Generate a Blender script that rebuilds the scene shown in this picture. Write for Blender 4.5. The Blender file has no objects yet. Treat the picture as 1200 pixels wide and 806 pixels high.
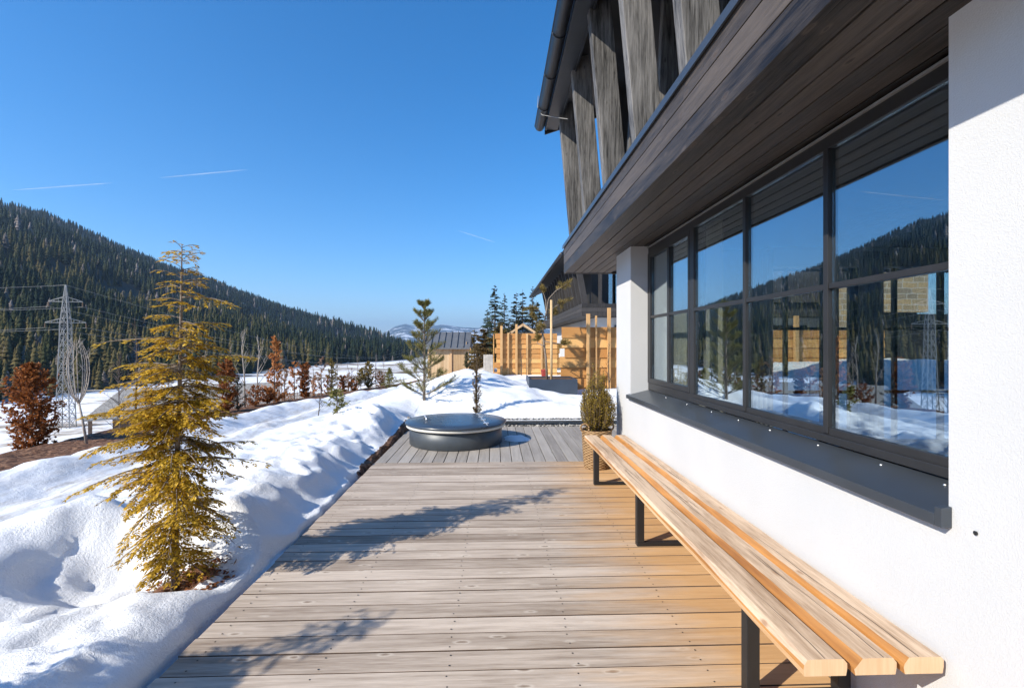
import bpy, math, random
import numpy as np
from mathutils import Vector, Matrix
R = random.Random(7)
rad = math.radians
scene = bpy.context.scene
COL = scene.collection
FPX, YAW, CAMZ = 565.0, rad(2.0), 1.5
CY, SY = math.cos(YAW), math.sin(YAW)

def at(px, d, py=None):
    """ground-plan point seen along a bearing at depth d (survey notes)"""
    u = (px - 600) / FPX
    x, y = d * (u * CY + SY), d * (CY - u * SY)
    return (x, y) if py is None else (x, y, CAMZ - (py - 403) / FPX * d)

# ---------------------------------------------------------------- noise / terrain
def _hash(ix, iy, seed):
    n = (ix.astype(np.int64) * 374761393 + iy.astype(np.int64) * 668265263 + seed * 974711) & 0x7fffffff
    n = ((n ^ (n >> 13)) * 1274126177) & 0x7fffffff
    return ((n ^ (n >> 16)) & 0xffff) / 65535.0
def vnoise(x, y, seed=0):
    x = np.asarray(x, float); y = np.asarray(y, float)
    ix, iy = np.floor(x), np.floor(y)
    fx, fy = x - ix, y - iy
    fx = fx * fx * fx * (fx * (fx * 6 - 15) + 10); fy = fy * fy * fy * (fy * (fy * 6 - 15) + 10)
    a, b = _hash(ix, iy, seed), _hash(ix + 1, iy, seed)
    c, d = _hash(ix, iy + 1, seed), _hash(ix + 1, iy + 1, seed)
    return (a + (b - a) * fx) * (1 - fy) + (c + (d - c) * fx) * fy - 0.5
def fbm(x, y, seed=0, oct=4):
    r, a = 0, 1.0
    for k in range(oct):
        r = r + a * vnoise(x, y, seed + k * 17); a *= .5
        x, y = x * 1.63 + y * 1.17 + 3.1, y * 1.63 - x * 1.17 + 7.7
    return r
def sst(a, b, x):
    t = np.clip((x - a) / (b - a), 0, 1); return t * t * (3 - 2 * t)

def XB(y):
    return np.where(y < 11, -6.0 + .02 * (y - 6), -5.9 + np.minimum(.37 * (y - 11), 5.5))
TREE_XY = (-2.03, 3.13)
# ridge line of the wooded hill: (bearing px, tangent of elevation of the bare ridge)
RID_PX = [-900, -500, -200, 0, 50, 100, 141, 194, 275, 335, 389, 441, 466, 490, 520]
RID_T = [.42, .42, .385, .305, .279, .241, .207, .168, .120, .081, .051, .024, .006, -.012, -.02]
RID_AZ = [math.atan2(*at(p, 1)) for p in RID_PX]
def hill(x, y):
    az = np.arctan2(x, y); r = np.hypot(x, y)
    az = np.where(az > 2.6, az - 2 * np.pi, az)
    T = np.interp(az, RID_AZ, RID_T)
    T = np.where(az < -1.6, T * (1 - .6 * sst(1.6, 2.6, -az)), T)
    px = np.interp(az, RID_AZ, RID_PX)
    re = np.interp(px, [-300, 0, 250, 470, 540], [112, 118, 150, 290, 520])
    rr = np.interp(px, [-300, 0, 250, 470, 540], [900, 1000, 1150, 1500, 1900])
    zr = 1.5 + T * rr * np.maximum(np.cos(az - YAW), .35) - 13
    t = (r - re) / (rr - re)
    up = np.clip(t, 0, 1); up = .75 * up + .25 * up * up * (3 - 2 * up)
    h = up * (zr + 8)
    h = np.where(t > 1, (zr + 8) * np.maximum(0, 1 - (t - 1) * .8), h)
    gate = np.where((az > -2.7) & (az < .1), 1, 0)
    n = 26 * fbm(x / 160, y / 160, 5, 3) * np.clip(t * 3, 0, 1) * np.clip(1.15 - t, 0, 1)
    return np.where(t > 0, np.maximum(h + n, 0), 0) * gate, t
def H(x, y, detail=True):
    x = np.asarray(x, float); y = np.asarray(y, float)
    xb = XB(y)
    s = np.maximum(0, xb - .35 - x)
    drop = 8.0 * (1 - np.exp(-s / 18.0))
    drop2 = 8.0 * sst(34, 120, y)
    drop3 = 8.0 * sst(40, 140, -y)
    z = .10 - np.maximum(np.maximum(drop, drop2), drop3)
    z = z + hill(x, y)[0]
    if detail:
        near = np.exp(-s / 2.0)
        e = -1.545 - x
        fy_ = 1 - sst(8.2, 9.6, y)
        wv = .09 * fbm(x * 1.4, y * 1.9, 15, 4); en = e + .13 * vnoise(y * 1.7, x * .3, 71) + .07 * vnoise(y * 6.3, x * 2, 72); bank = (-.17 + .10 * sst(-.03, .05, en) + .22 * sst(0.02, .52, e + wv) - .09 * sst(.55, 1.6, e)) * fy_
        bank = np.where(e > -.13, bank, 0)
        lump = (.11 * fbm(x * 1.9, y * 1.5, 3, 3) + .07 * fbm(x * 4.2, y * 3.6, 9, 3)) * sst(.03, .3, e) * (1 - .7 * sst(.7, 1.9, e)) * fy_ * (.45 + .55 * sst(1.5, 4.5, y))
        z = z + bank + lump
        cr = np.abs(vnoise(x * 5.2, y * 4.6, 61)) + .6 * np.abs(vnoise(x * 9.5, y * 8.7, 62))
        z = z + (.055 - .11 * cr) * sst(.05, .3, e) * (1 - .8 * sst(.9, 2.6, e)) * fy_
        r = np.hypot((x - TREE_XY[0] + .28) / 1.5, (y - TREE_XY[1] - .02) / .95)
        r = r + .10 * fbm(x * 3.1, y * 3.1, 31, 2)
        z = z - .17 * (1 - sst(2.30, 3.12, y + .5 * vnoise(x * 1.6, y * .7, 19))) * sst(.1, .55, e) * (1 - sst(2.2, 4.5, e))
        z = z + .15 * np.exp(-((x + 3.05) / .42) ** 2 - ((y - 3.35) / .75) ** 2)
        z = z - (.36 * (1 - sst(.16, .54, r)) - .05 * sst(.40, .58, r) * (1 - sst(.6, .95, r)) * sst(2.9, 3.3, y))
        # heap beyond the end of the deck
        e2 = y - 8.98
        m = np.exp(-((x + .55) / 1.45) ** 2) * .60 + .10 + .12 * sst(2, 4, x)
        heap = (-.16 * sst(-1.75, -1.5, x) * (1 - sst(.12, .5, e2)) + m * sst(.2, 2.4, e2)) * (1 - .9 * sst(4.2, 8, e2)) * sst(-3.4, -1.2, x)
        z = z + np.where((e2 > -.02) & (x > -3.4), heap, 0)
        z = z + .16 * fbm(x * 1.1, y * 1.1, 77, 3) * sst(.3, 1.2, e2) * sst(-3, -1, x) * (1 - sst(5, 8, e2))
        z = z + .07 * sst(-3.5, -2.2, x) * (1 - sst(-2.2, -1.2, x)) * sst(7, 9, y) * (1 - sst(12, 15, y)) * 3
        z = z + .75 * sst(3.2, 9, x) * sst(7.5, 12, y) * (1 - sst(13.2, 15, y))
        # soft drifts
        z = z + near * (.055 * fbm(x * .55, y * .45, 40, 3) + .022 * fbm(x * 3, y * 3, 41, 3)) * np.where(x < -1.56, sst(.05, .8, e), sst(.2, 1, e2))
        # trodden path beside the bark strip
        p = x - xb
        z = z - .09 * np.exp(-((p - 1.75) / .22) ** 2) - .07 * np.exp(-((p - 2.35) / .2) ** 2)
        z = z + .07 * np.exp(-((p - 1.15) / .25) ** 2) * (.6 + 1.7 * np.abs(vnoise(x * 3, y * 3, 8)))
        z = z - .08 * sst(1.0, .75, p) * sst(-2.2, -1.5, p)
    else:
        z = z + .8 * fbm(x / 25, y / 25, 50, 3) * np.clip(s / 20, 0, 1)
    return z
def ground_z(x, y): return float(H(np.array([x]), np.array([y]))[0])

# ---------------------------------------------------------------- mesh builder
class MB:
    def __init__(self): self.v = []; self.f = []; self.m = []; self.mi = 0
    def box(self, x0, x1, y0, y1, z0, z1):
        b = len(self.v)
        self.v += [(x0,y0,z0),(x1,y0,z0),(x1,y1,z0),(x0,y1,z0),(x0,y0,z1),(x1,y0,z1),(x1,y1,z1),(x0,y1,z1)]
        for q in ((0,3,2,1),(4,5,6,7),(0,1,5,4),(1,2,6,5),(2,3,7,6),(3,0,4,7)):
            self.f.append(tuple(b+i for i in q)); self.m.append(self.mi)
        return self
    def hexa(self, pts):
        b = len(self.v); self.v += [tuple(p) for p in pts]
        for q in ((0,3,2,1),(4,5,6,7),(0,1,5,4),(1,2,6,5),(2,3,7,6),(3,0,4,7)):
            self.f.append(tuple(b+i for i in q)); self.m.append(self.mi)
        return self
    def bar(self, a, c, w, h, up=(0,0,1)):
        a, c = Vector(a), Vector(c); d = (c-a).normalized(); up = Vector(up)
        if abs(d.dot(up)) > .98: up = Vector((1,0,0))
        s = d.cross(up).normalized()*w/2; t = s.cross(d).normalized()*h/2
        return self.hexa([a-s-t,a+s-t,c+s-t,c-s-t,a-s+t,a+s+t,c+s+t,c-s+t])
    def tube(self, pts, rs, n=6, cap=True):
        pts = [Vector(p) for p in pts]
        if not isinstance(rs, (list, tuple)): rs = [rs]*len(pts)
        b = len(self.v); ref = Vector((.3,.2,1)).normalized(); s = None
        for i, p in enumerate(pts):
            d = (pts[min(i+1,len(pts)-1)] - pts[max(i-1,0)])
            if d.length < 1e-9: d = Vector((0,0,1))
            d.normalize()
            if s is None:
                s = d.cross(ref) if abs(d.dot(ref)) < .95 else d.cross(Vector((1,0,0)))
            else: s = s - d*s.dot(d)
            s.normalize(); t = d.cross(s)
            for k in range(n):
                a = 2*math.pi*k/n
                self.v.append(tuple(p + (s*math.cos(a)+t*math.sin(a))*rs[i]))
        for i in range(len(pts)-1):
            for k in range(n):
                k2 = (k+1) % n
                self.f.append((b+i*n+k, b+i*n+k2, b+(i+1)*n+k2, b+(i+1)*n+k)); self.m.append(self.mi)
        if cap:
            self.f.append(tuple(b+k for k in range(n))[::-1]); self.m.append(self.mi)
            e = b+(len(pts)-1)*n; self.f.append(tuple(e+k for k in range(n))); self.m.append(self.mi)
        return self
    def leaf(self, p, d, nrm, L, W):
        p = Vector(p); d = Vector(d); s = d.cross(Vector(nrm))
        if s.length < 1e-6: s = d.cross(Vector((.3,.9,.1)))
        d = d.normalized(); s = s.normalized()*W/2; b = len(self.v)
        mid = p + d*L*.45
        self.v += [tuple(p), tuple(mid+s), tuple(p+d*L), tuple(mid-s)]
        self.f.append((b,b+1,b+2,b+3)); self.m.append(self.mi)
    def tri(self, a, b_, c):
        b = len(self.v); self.v += [tuple(a),tuple(b_),tuple(c)]; self.f.append((b,b+1,b+2)); self.m.append(self.mi)
    def lathe(self, prof, n=48, c=(0,0)):
        b = len(self.v)
        for r, z in prof:
            for k in range(n):
                a = 2*math.pi*k/n; self.v.append((c[0]+r*math.cos(a), c[1]+r*math.sin(a), z))
        for i in range(len(prof)-1):
            for k in range(n):
                k2 = (k+1)%n
                self.f.append((b+i*n+k,b+i*n+k2,b+(i+1)*n+k2,b+(i+1)*n+k)); self.m.append(self.mi)
        return self
    def build(self, name, mat, parent=None, smooth=False, bevel=0):
        me = bpy.data.meshes.new(name); me.from_pydata(self.v, [], self.f)
        mats = mat if isinstance(mat, (list,tuple)) else [mat]
        for m in mats: me.materials.append(m)
        if len(mats) > 1: me.polygons.foreach_set('material_index', self.m)
        if smooth: me.polygons.foreach_set('use_smooth', [True]*len(me.polygons))
        me.update()
        o = bpy.data.objects.new(name, me); COL.objects.link(o)
        if bevel:
            md = o.modifiers.new('bevel', 'BEVEL'); md.width = bevel; md.segments = 2; md.limit_method = 'ANGLE'
        if parent: o.parent = parent
        return o
def empty(name, loc=(0,0,0), rz=0):
    o = bpy.data.objects.new(name, None); COL.objects.link(o); o.empty_display_size = .2
    o.location = loc; o.rotation_euler = (0,0,rz); return o
def tag(o, label=None, cat=None, group=None, kind=None):
    if label: o['label'] = label
    if cat: o['category'] = cat
    if group: o['group'] = group
    if kind: o['kind'] = kind
    return o
def copy_tree(o, parent=None):
    c = o.copy(); COL.objects.link(c); c.parent = parent
    for ch in list(o.children): copy_tree(ch, c)
    return c

# ---------------------------------------------------------------- materials
def srgb(*c): return tuple(((x/255+.055)/1.055)**2.4 if x > 10 else x/255/12.92 for x in c) + (1,)
class NT:
    def __init__(self, name):
        self.mat = bpy.data.materials.new(name); self.mat.use_nodes = True
        self.t = self.mat.node_tree; self.t.nodes.clear()
        self.out = self.t.nodes.new('ShaderNodeOutputMaterial')
    def n(self, typ, **kw):
        nd = self.t.nodes.new('ShaderNode'+typ)
        for k, v in kw.items():
            if k[0] == '_': setattr(nd, k[1:], v)
            else:
                key = int(k[1:]) if k[0] == 'i' and k[1:].isdigit() else k.replace('__',' ')
                self.set(nd.inputs[key], v)
        return nd
    def set(self, inp, v):
        if isinstance(v, bpy.types.NodeSocket): self.t.links.new(v, inp)
        elif isinstance(v, bpy.types.Node): self.t.links.new(v.outputs[0], inp)
        else: inp.default_value = v
    def math(self, op, a, b=0.0, c=None):
        nd = self.n('Math', _operation=op, i0=a, i1=b)
        if c is not None: self.set(nd.inputs[2], c)
        return nd.outputs[0]
    def ramp(self, fac, stops):
        nd = self.n('ValToRGB', Fac=fac); cr = nd.color_ramp
        while len(cr.elements) < len(stops): cr.elements.new(.5)
        for e, (p, c) in zip(cr.elements, stops):
            e.position = p; e.color = c if len(c) == 4 else (*c, 1)
        return nd.outputs[0]
    def mix(self, f, a, b, blend='MIX'):
        nd = self.n('Mix', _data_type='RGBA', _blend_type=blend)
        self.set(nd.inputs[0], f); self.set(nd.inputs[6], a); self.set(nd.inputs[7], b)
        return nd.outputs[2]
    def noise(self, vec, scale, detail=4, rough=.55):
        return self.n('TexNoise', Vector=vec, Scale=scale, Detail=detail, Roughness=rough).outputs[0]
    def coord(self): return self.n('TexCoord').outputs['Object']
    def scaled(self, vec, s, off=None):
        nd = self.n('Mapping', Vector=vec); nd.inputs['Scale'].default_value = s
        if off is not None: self.set(nd.inputs['Location'], off)
        return nd.outputs[0]
    def bump(self, h, strength=.3, dist=.01):
        return self.n('Bump', Height=h, Strength=strength, Distance=dist).outputs[0]
    def surf(self, col, rough=.6, metal=0, normal=None, spec=.5, **kw):
        p = self.n('BsdfPrincipled')
        self.set(p.inputs['Base Color'], col); self.set(p.inputs['Roughness'], rough); self.set(p.inputs['Metallic'], metal)
        p.inputs['Specular IOR Level'].default_value = spec
        if normal is not None: self.set(p.inputs['Normal'], normal)
        for k, v in kw.items(): self.set(p.inputs[k.replace('_',' ')], v)
        self.t.links.new(p.outputs[0], self.out.inputs[0]); return p
    def island(self): return self.n('NewGeometry').outputs['Random Per Island']
def plain(name, col, rough=.6, metal=0, var=.15, scale=8, bump=.05, spec=.5):
    n = NT(name); c = n.coord(); f = n.noise(c, scale, 5)
    lo = tuple(x*(1-var) for x in col[:3])+(1,); hi = tuple(min(1,x*(1+var)) for x in col[:3])+(1,)
    n.surf(n.ramp(f, [(.3,lo),(.7,hi)]), n.math('ADD', rough-.06, n.math('MULTIPLY', f, .12)), metal, n.bump(n.noise(c, scale*12, 3), bump, .004), spec)
    return n.mat
def wood(name, dark, light, axis=1, knots=True, grain=1.0, rough=.65, isl=.35, warm=None, bump=.25, knotcol=None, pale=None, kd=12.0, r0=.42, r1=.86):
    """planks: grain runs along the given local axis, every plank (mesh island) shifted and tinted on its own"""
    n = NT(name); c = n.coord(); r = n.island()
    off = n.n('CombineXYZ', X=n.math('MULTIPLY', r, 7.3), Y=n.math('MULTIPLY', r, 19.7), Z=n.math('MULTIPLY', r, 3.1)).outputs[0]
    cc = n.n('VectorMath', _operation='ADD', i0=c, i1=off).outputs[0]
    st = [1,1,1]; st[axis] = .06
    v = n.scaled(cc, st)
    wob = n.noise(cc, 1.3, 2)
    f1 = n.noise(v, 26*grain, 6, .6); f2 = n.noise(v, 110*grain, 3, .6); f3 = n.noise(n.scaled(cc, [x**.45 for x in st]), 2.2, 3)
    f = n.math('ADD', n.math('MULTIPLY', f1, .6), n.math('ADD', n.math('MULTIPLY', f2, .25), n.math('MULTIPLY', f3, .45)))
    f = n.math('ADD', n.math('MULTIPLY_ADD', r, isl, -isl/2), f)
    col = n.ramp(f, [(r0, dark), (r1, light)])
    hgt = n.math('ADD', f1, n.math('MULTIPLY', f2, .5))
    if knots:
        ks = [kd]*3; ks[axis] = kd*.36
        vo = n.n('TexVoronoi', Vector=n.scaled(cc, ks), Scale=1.0, Randomness=1.0)
        dd = n.math('ADD', vo.outputs['Distance'], n.math('MULTIPLY_ADD', n.noise(cc, 40, 2), .10, -.05))
        sel = n.math('GREATER_THAN', n.n('SeparateColor', Color=vo.outputs['Color']).outputs[0], .35)
        k = n.math('MULTIPLY', n.ramp(dd, [(.05,(1,1,1)),(.15,(0,0,0))]), sel)
        ring = n.math('MULTIPLY', n.ramp(dd, [(.10,(0,0,0)),(.16,(1,1,1)),(.24,(0,0,0))]), sel)
        kc = knotcol or tuple(x*.45 for x in dark[:3])+(1,)
        if pale: col = n.mix(n.math('MULTIPLY', ring, .45), col, pale)
        col = n.mix(n.math('MULTIPLY', k, .65), col, kc)
    if warm:   # boards under the overhang stay unweathered; tint also paints in warm bounce by the bench
        x = n.n('SeparateXYZ', Vector=c).outputs[0]
        w = n.math('ADD', x, n.math('MULTIPLY_ADD', n.noise(n.scaled(cc,[.8,5,1]), 2.0, 3), 1.0, -.5))
        w = n.ramp(n.math('MULTIPLY_ADD', w, .5, 0), [(.25,(0,0,0)),(.60,(1,1,1))])
        col = n.mix(n.math('MULTIPLY', w, .85), col, n.mix(f, warm[0], warm[1]))
    n.surf(col, n.math('MULTIPLY_ADD', f, .2, rough-.1), 0, n.bump(hgt, bump, .003), .35)
    return n.mat
def leafmat(name, cols, trans=.35, rough=.6):
    n = NT(name); r = n.island()
    f = n.math('ADD', n.math('MULTIPLY', r, .65), n.math('MULTIPLY', n.noise(n.coord(), 5, 3), .5))
    k = len(cols)
    col = n.ramp(f, [(.12+.8*i/(k-1), c) for i, c in enumerate(cols)])
    a = n.n('BsdfPrincipled', Roughness=rough); n.set(a.inputs['Base Color'], col); a.inputs['Specular IOR Level'].default_value = .25
    b = n.n('BsdfTranslucent', Color=col)
    m = n.n('MixShader', Fac=trans); n.set(m.inputs[1], a.outputs[0]); n.set(m.inputs[2], b.outputs[0])
    n.t.links.new(m.outputs[0], n.out.inputs[0]); return n.mat

M = {}
def mk_snow():
    n = NT('snow'); c = n.coord()
    at_ = n.n('Attribute', _attribute_name='bare'); bare = at_.outputs['Fac']
    gr = n.n('Attribute', _attribute_name='dirty').outputs['Fac']
    f = n.noise(c, 9, 6, .65)
    snow = n.ramp(n.noise(c, 1.7, 5), [(.3,(.80,.82,.85)),(.7,(.88,.89,.90))])
    nb = n.noise(c, 14, 5, .7)
    dirtm = n.math('MULTIPLY', gr, n.ramp(n.noise(n.scaled(c,[3,.7,1]), 3.2, 6, .7), [(.42,(0,0,0)),(.66,(1,1,1))]))
    col = n.mix(n.math('MULTIPLY', dirtm, .75), snow, (.33,.27,.2,1))
    mulch = n.ramp(n.n('TexVoronoi', Vector=c, Scale=28).outputs['Color'], [(.1,(.05,.025,.015)),(.5,(.16,.075,.04)),(.9,(.30,.17,.10))])
    bm = n.ramp(n.math('ADD', bare, n.math('MULTIPLY_ADD', f, .9, -.45)), [(.42,(0,0,0)),(.54,(1,1,1))])
    col = n.mix(bm, col, mulch)
    h = n.math('ADD', n.math('MULTIPLY', n.noise(c, 13, 6, .72), .8), n.math('MULTIPLY', n.noise(c, 90, 4, .7), .35))
    h = n.math('ADD', h, n.math('MULTIPLY', n.math('MULTIPLY', bm, nb), 2.0))
    p = n.surf(col, n.math('MULTIPLY_ADD', bm, .35, .5), 0, n.bump(h, .6, .03), .3)
    return n.mat
def mk_ground():
    n = NT('valley_ground'); c = n.coord()
    w = n.n('Attribute', _attribute_name='wood').outputs['Fac']
    f = n.noise(c, .05, 6, .65)
    f2 = n.noise(n.scaled(c, [.35, 1, 1]), .22, 6, .7); snow = n.ramp(n.math('ADD', n.math('MULTIPLY', f, .55), n.math('MULTIPLY', f2, .5)), [(.36,(.78,.80,.84)),(.505,(.84,.85,.87)),(.54,(.55,.50,.44)),(.59,(.19,.14,.09)),(.72,(.12,.09,.055))])
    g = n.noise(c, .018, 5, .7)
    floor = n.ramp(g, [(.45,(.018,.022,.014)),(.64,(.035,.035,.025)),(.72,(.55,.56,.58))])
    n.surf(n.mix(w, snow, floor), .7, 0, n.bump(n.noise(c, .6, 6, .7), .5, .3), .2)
    return n.mat
def mk_mount():
    n = NT('mountain'); c = n.coord()
    g = n.noise(n.scaled(c,[1,1,2.2]), .0045, 7, .72)
    n.surf(n.ramp(g, [(.46,(.02,.028,.022)),(.52,(.05,.055,.05)),(.56,(.75,.77,.80)),(.66,(.85,.86,.88))]), .8, 0, None, .1)
    return n.mat
def mk_stucco():
    n = NT('white_stucco'); c = n.coord()
    h = n.math('ADD', n.noise(c, 190, 4, .75), n.math('MULTIPLY', n.noise(c, 60, 2), .3))
    col = n.ramp(n.noise(c, 1.4, 5), [(.3,(.525,.535,.545)),(.7,(.57,.575,.58))])
    zc = n.n('SeparateXYZ', Vector=c).outputs[2]
    sp = n.math('MULTIPLY', n.ramp(n.math('ADD', zc, n.math('MULTIPLY_ADD', n.noise(c, 9, 5, .7), .5, -.25)), [(.0,(1,1,1)),(.22,(0,0,0))]), .25)
    col = n.mix(sp, col, (.42,.37,.31,1))
    n.surf(col, .85, 0, n.bump(h, .6, .004), .2); return n.mat
def mk_stone():
    n = NT('stone_masonry'); c = n.coord()
    # x/z plane masonry
    s = n.n('SeparateXYZ', Vector=c); v = n.n('CombineXYZ', X=s.outputs[0], Y=s.outputs[2]).outputs[0]
    v2 = n.n('VectorMath', _operation='ADD', i0=v, i1=n.n('VectorMath', _operation='SCALE', i0=n.n('TexNoise', Vector=v, Scale=3).outputs[1], Scale=.10).outputs[0]).outputs[0]
    b = n.n('TexBrick', Vector=v2, Scale=1.0, Mortar__Size=.02, Bias=-.1); b.inputs['Brick Width'].default_value = .62; b.inputs['Row Height'].default_value = .22
    b.inputs['Color1'].default_value = (.50,.33,.16,1); b.inputs['Color2'].default_value = (.20,.17,.14,1); b.inputs['Mortar'].default_value = (.55,.5,.43,1); b.offset = .37; b.squash = .7; b.squash_frequency = 3
    col = n.mix(n.math('MULTIPLY', n.noise(c, 2.2, 5), .35), b.outputs[0], (.62,.5,.33,1))
    n.surf(col, .85, 0, n.bump(n.math('SUBTRACT', n.noise(c, 14, 5), n.math('MULTIPLY', b.outputs[1], .8)), .8, .03), .2); return n.mat
def mk_glass(name='window_glass', lo=.25, hi=.88, tint=(.93,.96,.95,1)):
    n = NT(name); lw = n.n('LayerWeight', Blend=.5).outputs['Facing']
    f = n.math('MULTIPLY_ADD', n.math('POWER', lw, 2.6), hi-lo, lo)
    t = n.n('BsdfTransparent', Color=tint); g = n.n('BsdfGlossy', Roughness=.0, Color=(.80,.92,1,1))
    wv = n.bump(n.noise(n.coord(), 1.1, 1), .03, .02); n.set(g.inputs['Normal'], wv)
    m = n.n('MixShader', Fac=f); n.set(m.inputs[1], t.outputs[0]); n.set(m.inputs[2], g.outputs[0])
    n.t.links.new(m.outputs[0], n.out.inputs[0]); return n.mat
def mk_forest():
    n = NT('forest_needles'); t = n.n('Attribute', _attribute_name='tint').outputs['Fac']
    col = n.ramp(t, [(0,(.006,.013,.012)),(.45,(.013,.024,.016)),(.72,(.045,.050,.02)),(.86,(.10,.082,.034)),(.93,(.15,.13,.115)),(1,(.22,.19,.175))])
    n.surf(col, .9, 0, None, .1); return n.mat
def mk_fabric(name, col):
    n = NT(name); c = n.coord()
    a = n.n('BsdfDiffuse', Color=col); b = n.n('BsdfTranslucent', Color=col); m = n.n('MixShader', Fac=.4)
    n.set(a.inputs['Normal'], n.bump(n.noise(c, 300, 2), .2, .002))
    n.set(m.inputs[1], a.outputs[0]); n.set(m.inputs[2], b.outputs[0]); n.t.links.new(m.outputs[0], n.out.inputs[0]); return n.mat
def mk_contrail():
    n = NT('ice_trail'); a = n.n('BsdfTransparent'); b = n.n('BsdfDiffuse', Color=(.9,.9,.92,1)); m = n.n('MixShader')
    n.set(m.inputs[0], n.math('MULTIPLY', n.noise(n.coord(), .01, 4), .32)); n.set(m.inputs[1], a.outputs[0]); n.set(m.inputs[2], b.outputs[0]); n.t.links.new(m.outputs[0], n.out.inputs[0]); return n.mat
M['snow'] = mk_snow(); M['ground'] = mk_ground(); M['mount'] = mk_mount(); M['stucco'] = mk_stucco(); M['beam_far'] = wood('black_beam', (.012,.011,.011,1), (.055,.05,.048,1), 2, False); M['stone'] = mk_stone()
M['glass'] = mk_glass(); M['forest'] = mk_forest(); M['trail'] = mk_contrail()
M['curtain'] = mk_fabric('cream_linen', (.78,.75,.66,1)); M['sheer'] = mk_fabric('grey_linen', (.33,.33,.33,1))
M['deckX'] = wood('weathered_larch_across', (.215,.16,.115,1), (.585,.495,.41,1), 0, True, 1.5, .62, .16, ((.33,.16,.055,1),(.66,.40,.17,1)), .45, (.14,.085,.05,1), (.66,.59,.50,1), 12, .44, .82)
M['deckY'] = wood('weathered_larch_along', (.23,.205,.18,1), (.42,.385,.345,1), 1, True, 1.0, .62, .30, None, .3)
M['bench_top'] = wood('weathered_bench_wood', (.22,.12,.058,1), (.63,.47,.33,1), 1, True, 1.6, .55, .10, None, .6, (.26,.12,.05,1), None, 12, .44, .74)
M['bench_end'] = wood('bench_end_grain', (.50,.30,.15,1), (.76,.56,.36,1), 2, False, .8, .6, .1)
M['bench_face'] = wood('pale_bench_face', (.46,.23,.08,1), (.72,.50,.29,1), 1, True, .8, .5, .1, None, .3, None, None, 12, .44, .78)
M['bench_side'] = wood('oiled_bench_edge', (.20,.075,.018,1), (.55,.27,.085,1), 1, True, .6, .45, .15, None, .2, None, None, 12, .46, .80)
M['dark_beam'] = wood('charred_beam', (.022,.021,.020,1), (.29,.28,.27,1), 2, True, 1.8, .6, .25, None, .9, (.012,.011,.01,1), None, 11, .46, .84)
M['dark_soffit'] = wood('dark_stained_board', (.005,.004,.0035,1), (.105,.086,.072,1), 1, True, 1.7, .5, .34, None, .9, (.006,.005,.004,1), (.12,.095,.075,1), 15, .46, .88)
M['dark_fascia'] = wood('dark_fascia_board', (.008,.0065,.006,1), (.098,.080,.067,1), 1, True, 1.7, .5, .35, None, .6, (.09,.06,.04,1), (.12,.095,.075,1), 14, .44, .86)
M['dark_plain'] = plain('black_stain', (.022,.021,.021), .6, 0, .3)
M['metal_dark'] = plain('anthracite_metal', (.045,.05,.058), .38, .6, .1, 5, .02)
M['frame'] = plain('grey_aluminium', (.034,.034,.036), .42, .3, .12, 6, .02)
M['sill'] = plain('sill_sheet', (.075,.088,.105), .35, .5, .12, 3, .02)
M['steel'] = plain('black_steel', (.022,.022,.023), .45, .3, .15, 9, .03)
M['chrome'] = plain('polished_steel', (.8,.8,.8), .32, .7, .05)
M['tub'] = plain('tub_shell', (.055,.065,.075), .45, .2, .15, 4, .03)
M['lid'] = plain('lid_vinyl', (.035,.050,.075), .28, 0, .15, 3, .02, .7)
M['rim'] = plain('pale_rim', (.62,.60,.54), .5, 0, .06)
M['larch'] = wood('fence_larch', (.42,.20,.06,1), (.66,.38,.14,1), 0, True, 1.0, .6, .5, None, .25, (.25,.11,.03,1))
M['larch_v'] = wood('post_larch', (.46,.28,.14,1), (.70,.49,.29,1), 2, True, 1.0, .6, .3, None, .25)
M['fence_post'] = wood('fence_post_larch', (.44,.24,.09,1), (.68,.43,.20,1), 2, True, 1.0, .6, .3, None, .25)
M['shed_wood'] = wood('shed_larch', (.40,.26,.13,1), (.62,.45,.27,1), 2, True, 1.0, .6, .4, None, .25)
M['shed_roof'] = plain('standing_seam_grey', (.17,.175,.18), .45, .4, .15, 2, .02)
M['barn_roof'] = plain('grey_shingle', (.30,.28,.25), .8, 0, .25, 6, .3)
M['barn_wood'] = plain('old_brown_timber', (.13,.08,.05), .8, 0, .35, 5, .2)
M['planter'] = plain('slate_panel', (.035,.05,.075), .5, 0, .15, 3, .03)
M['soil'] = plain('brown_soil', (.10,.055,.03), .9, 0, .4, 20, .5)
M['galv'] = plain('galvanised_steel', (.23,.23,.225), .6, .2, .15)
M['wick'] = None
M['bark'] = plain('grey_bark', (.20,.16,.125), .85, 0, .35, 25, .5)
M['bark_dark'] = plain('dark_bark', (.085,.06,.045), .85, 0, .35, 25, .5)
M['bark_pale'] = plain('pale_bark', (.36,.31,.26), .8, 0, .3, 25, .4)
M['rust_twig'] = plain('rusty_twigs', (.16,.085,.05), .85, 0, .3)
M['stake'] = plain('peeled_stake', (.55,.38,.20), .7, 0, .15)
M['gold'] = leafmat('golden_needles', [(.10,.068,.010,1),(.28,.18,.014,1),(.56,.35,.026,1),(.78,.52,.07,1)], .4)
M['dark_edge'] = plain('dark_board_edge', (.085,.055,.038), .9, 0, .4, 12)  # sides and undersides of the cross boards, makes the gaps read as dark lines
M['pine'] = leafmat('pine_needles', [(.06,.065,.016,1),(.16,.15,.035,1),(.32,.28,.085,1)], .3)
M['yew'] = leafmat('yew_leaves', [(.065,.045,.008,1),(.17,.12,.016,1),(.30,.21,.03,1),(.42,.30,.055,1)], .3)
M['copper'] = leafmat('dry_copper_leaves', [(.10,.03,.010,1),(.26,.085,.022,1),(.44,.17,.05,1)], .4)
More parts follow.
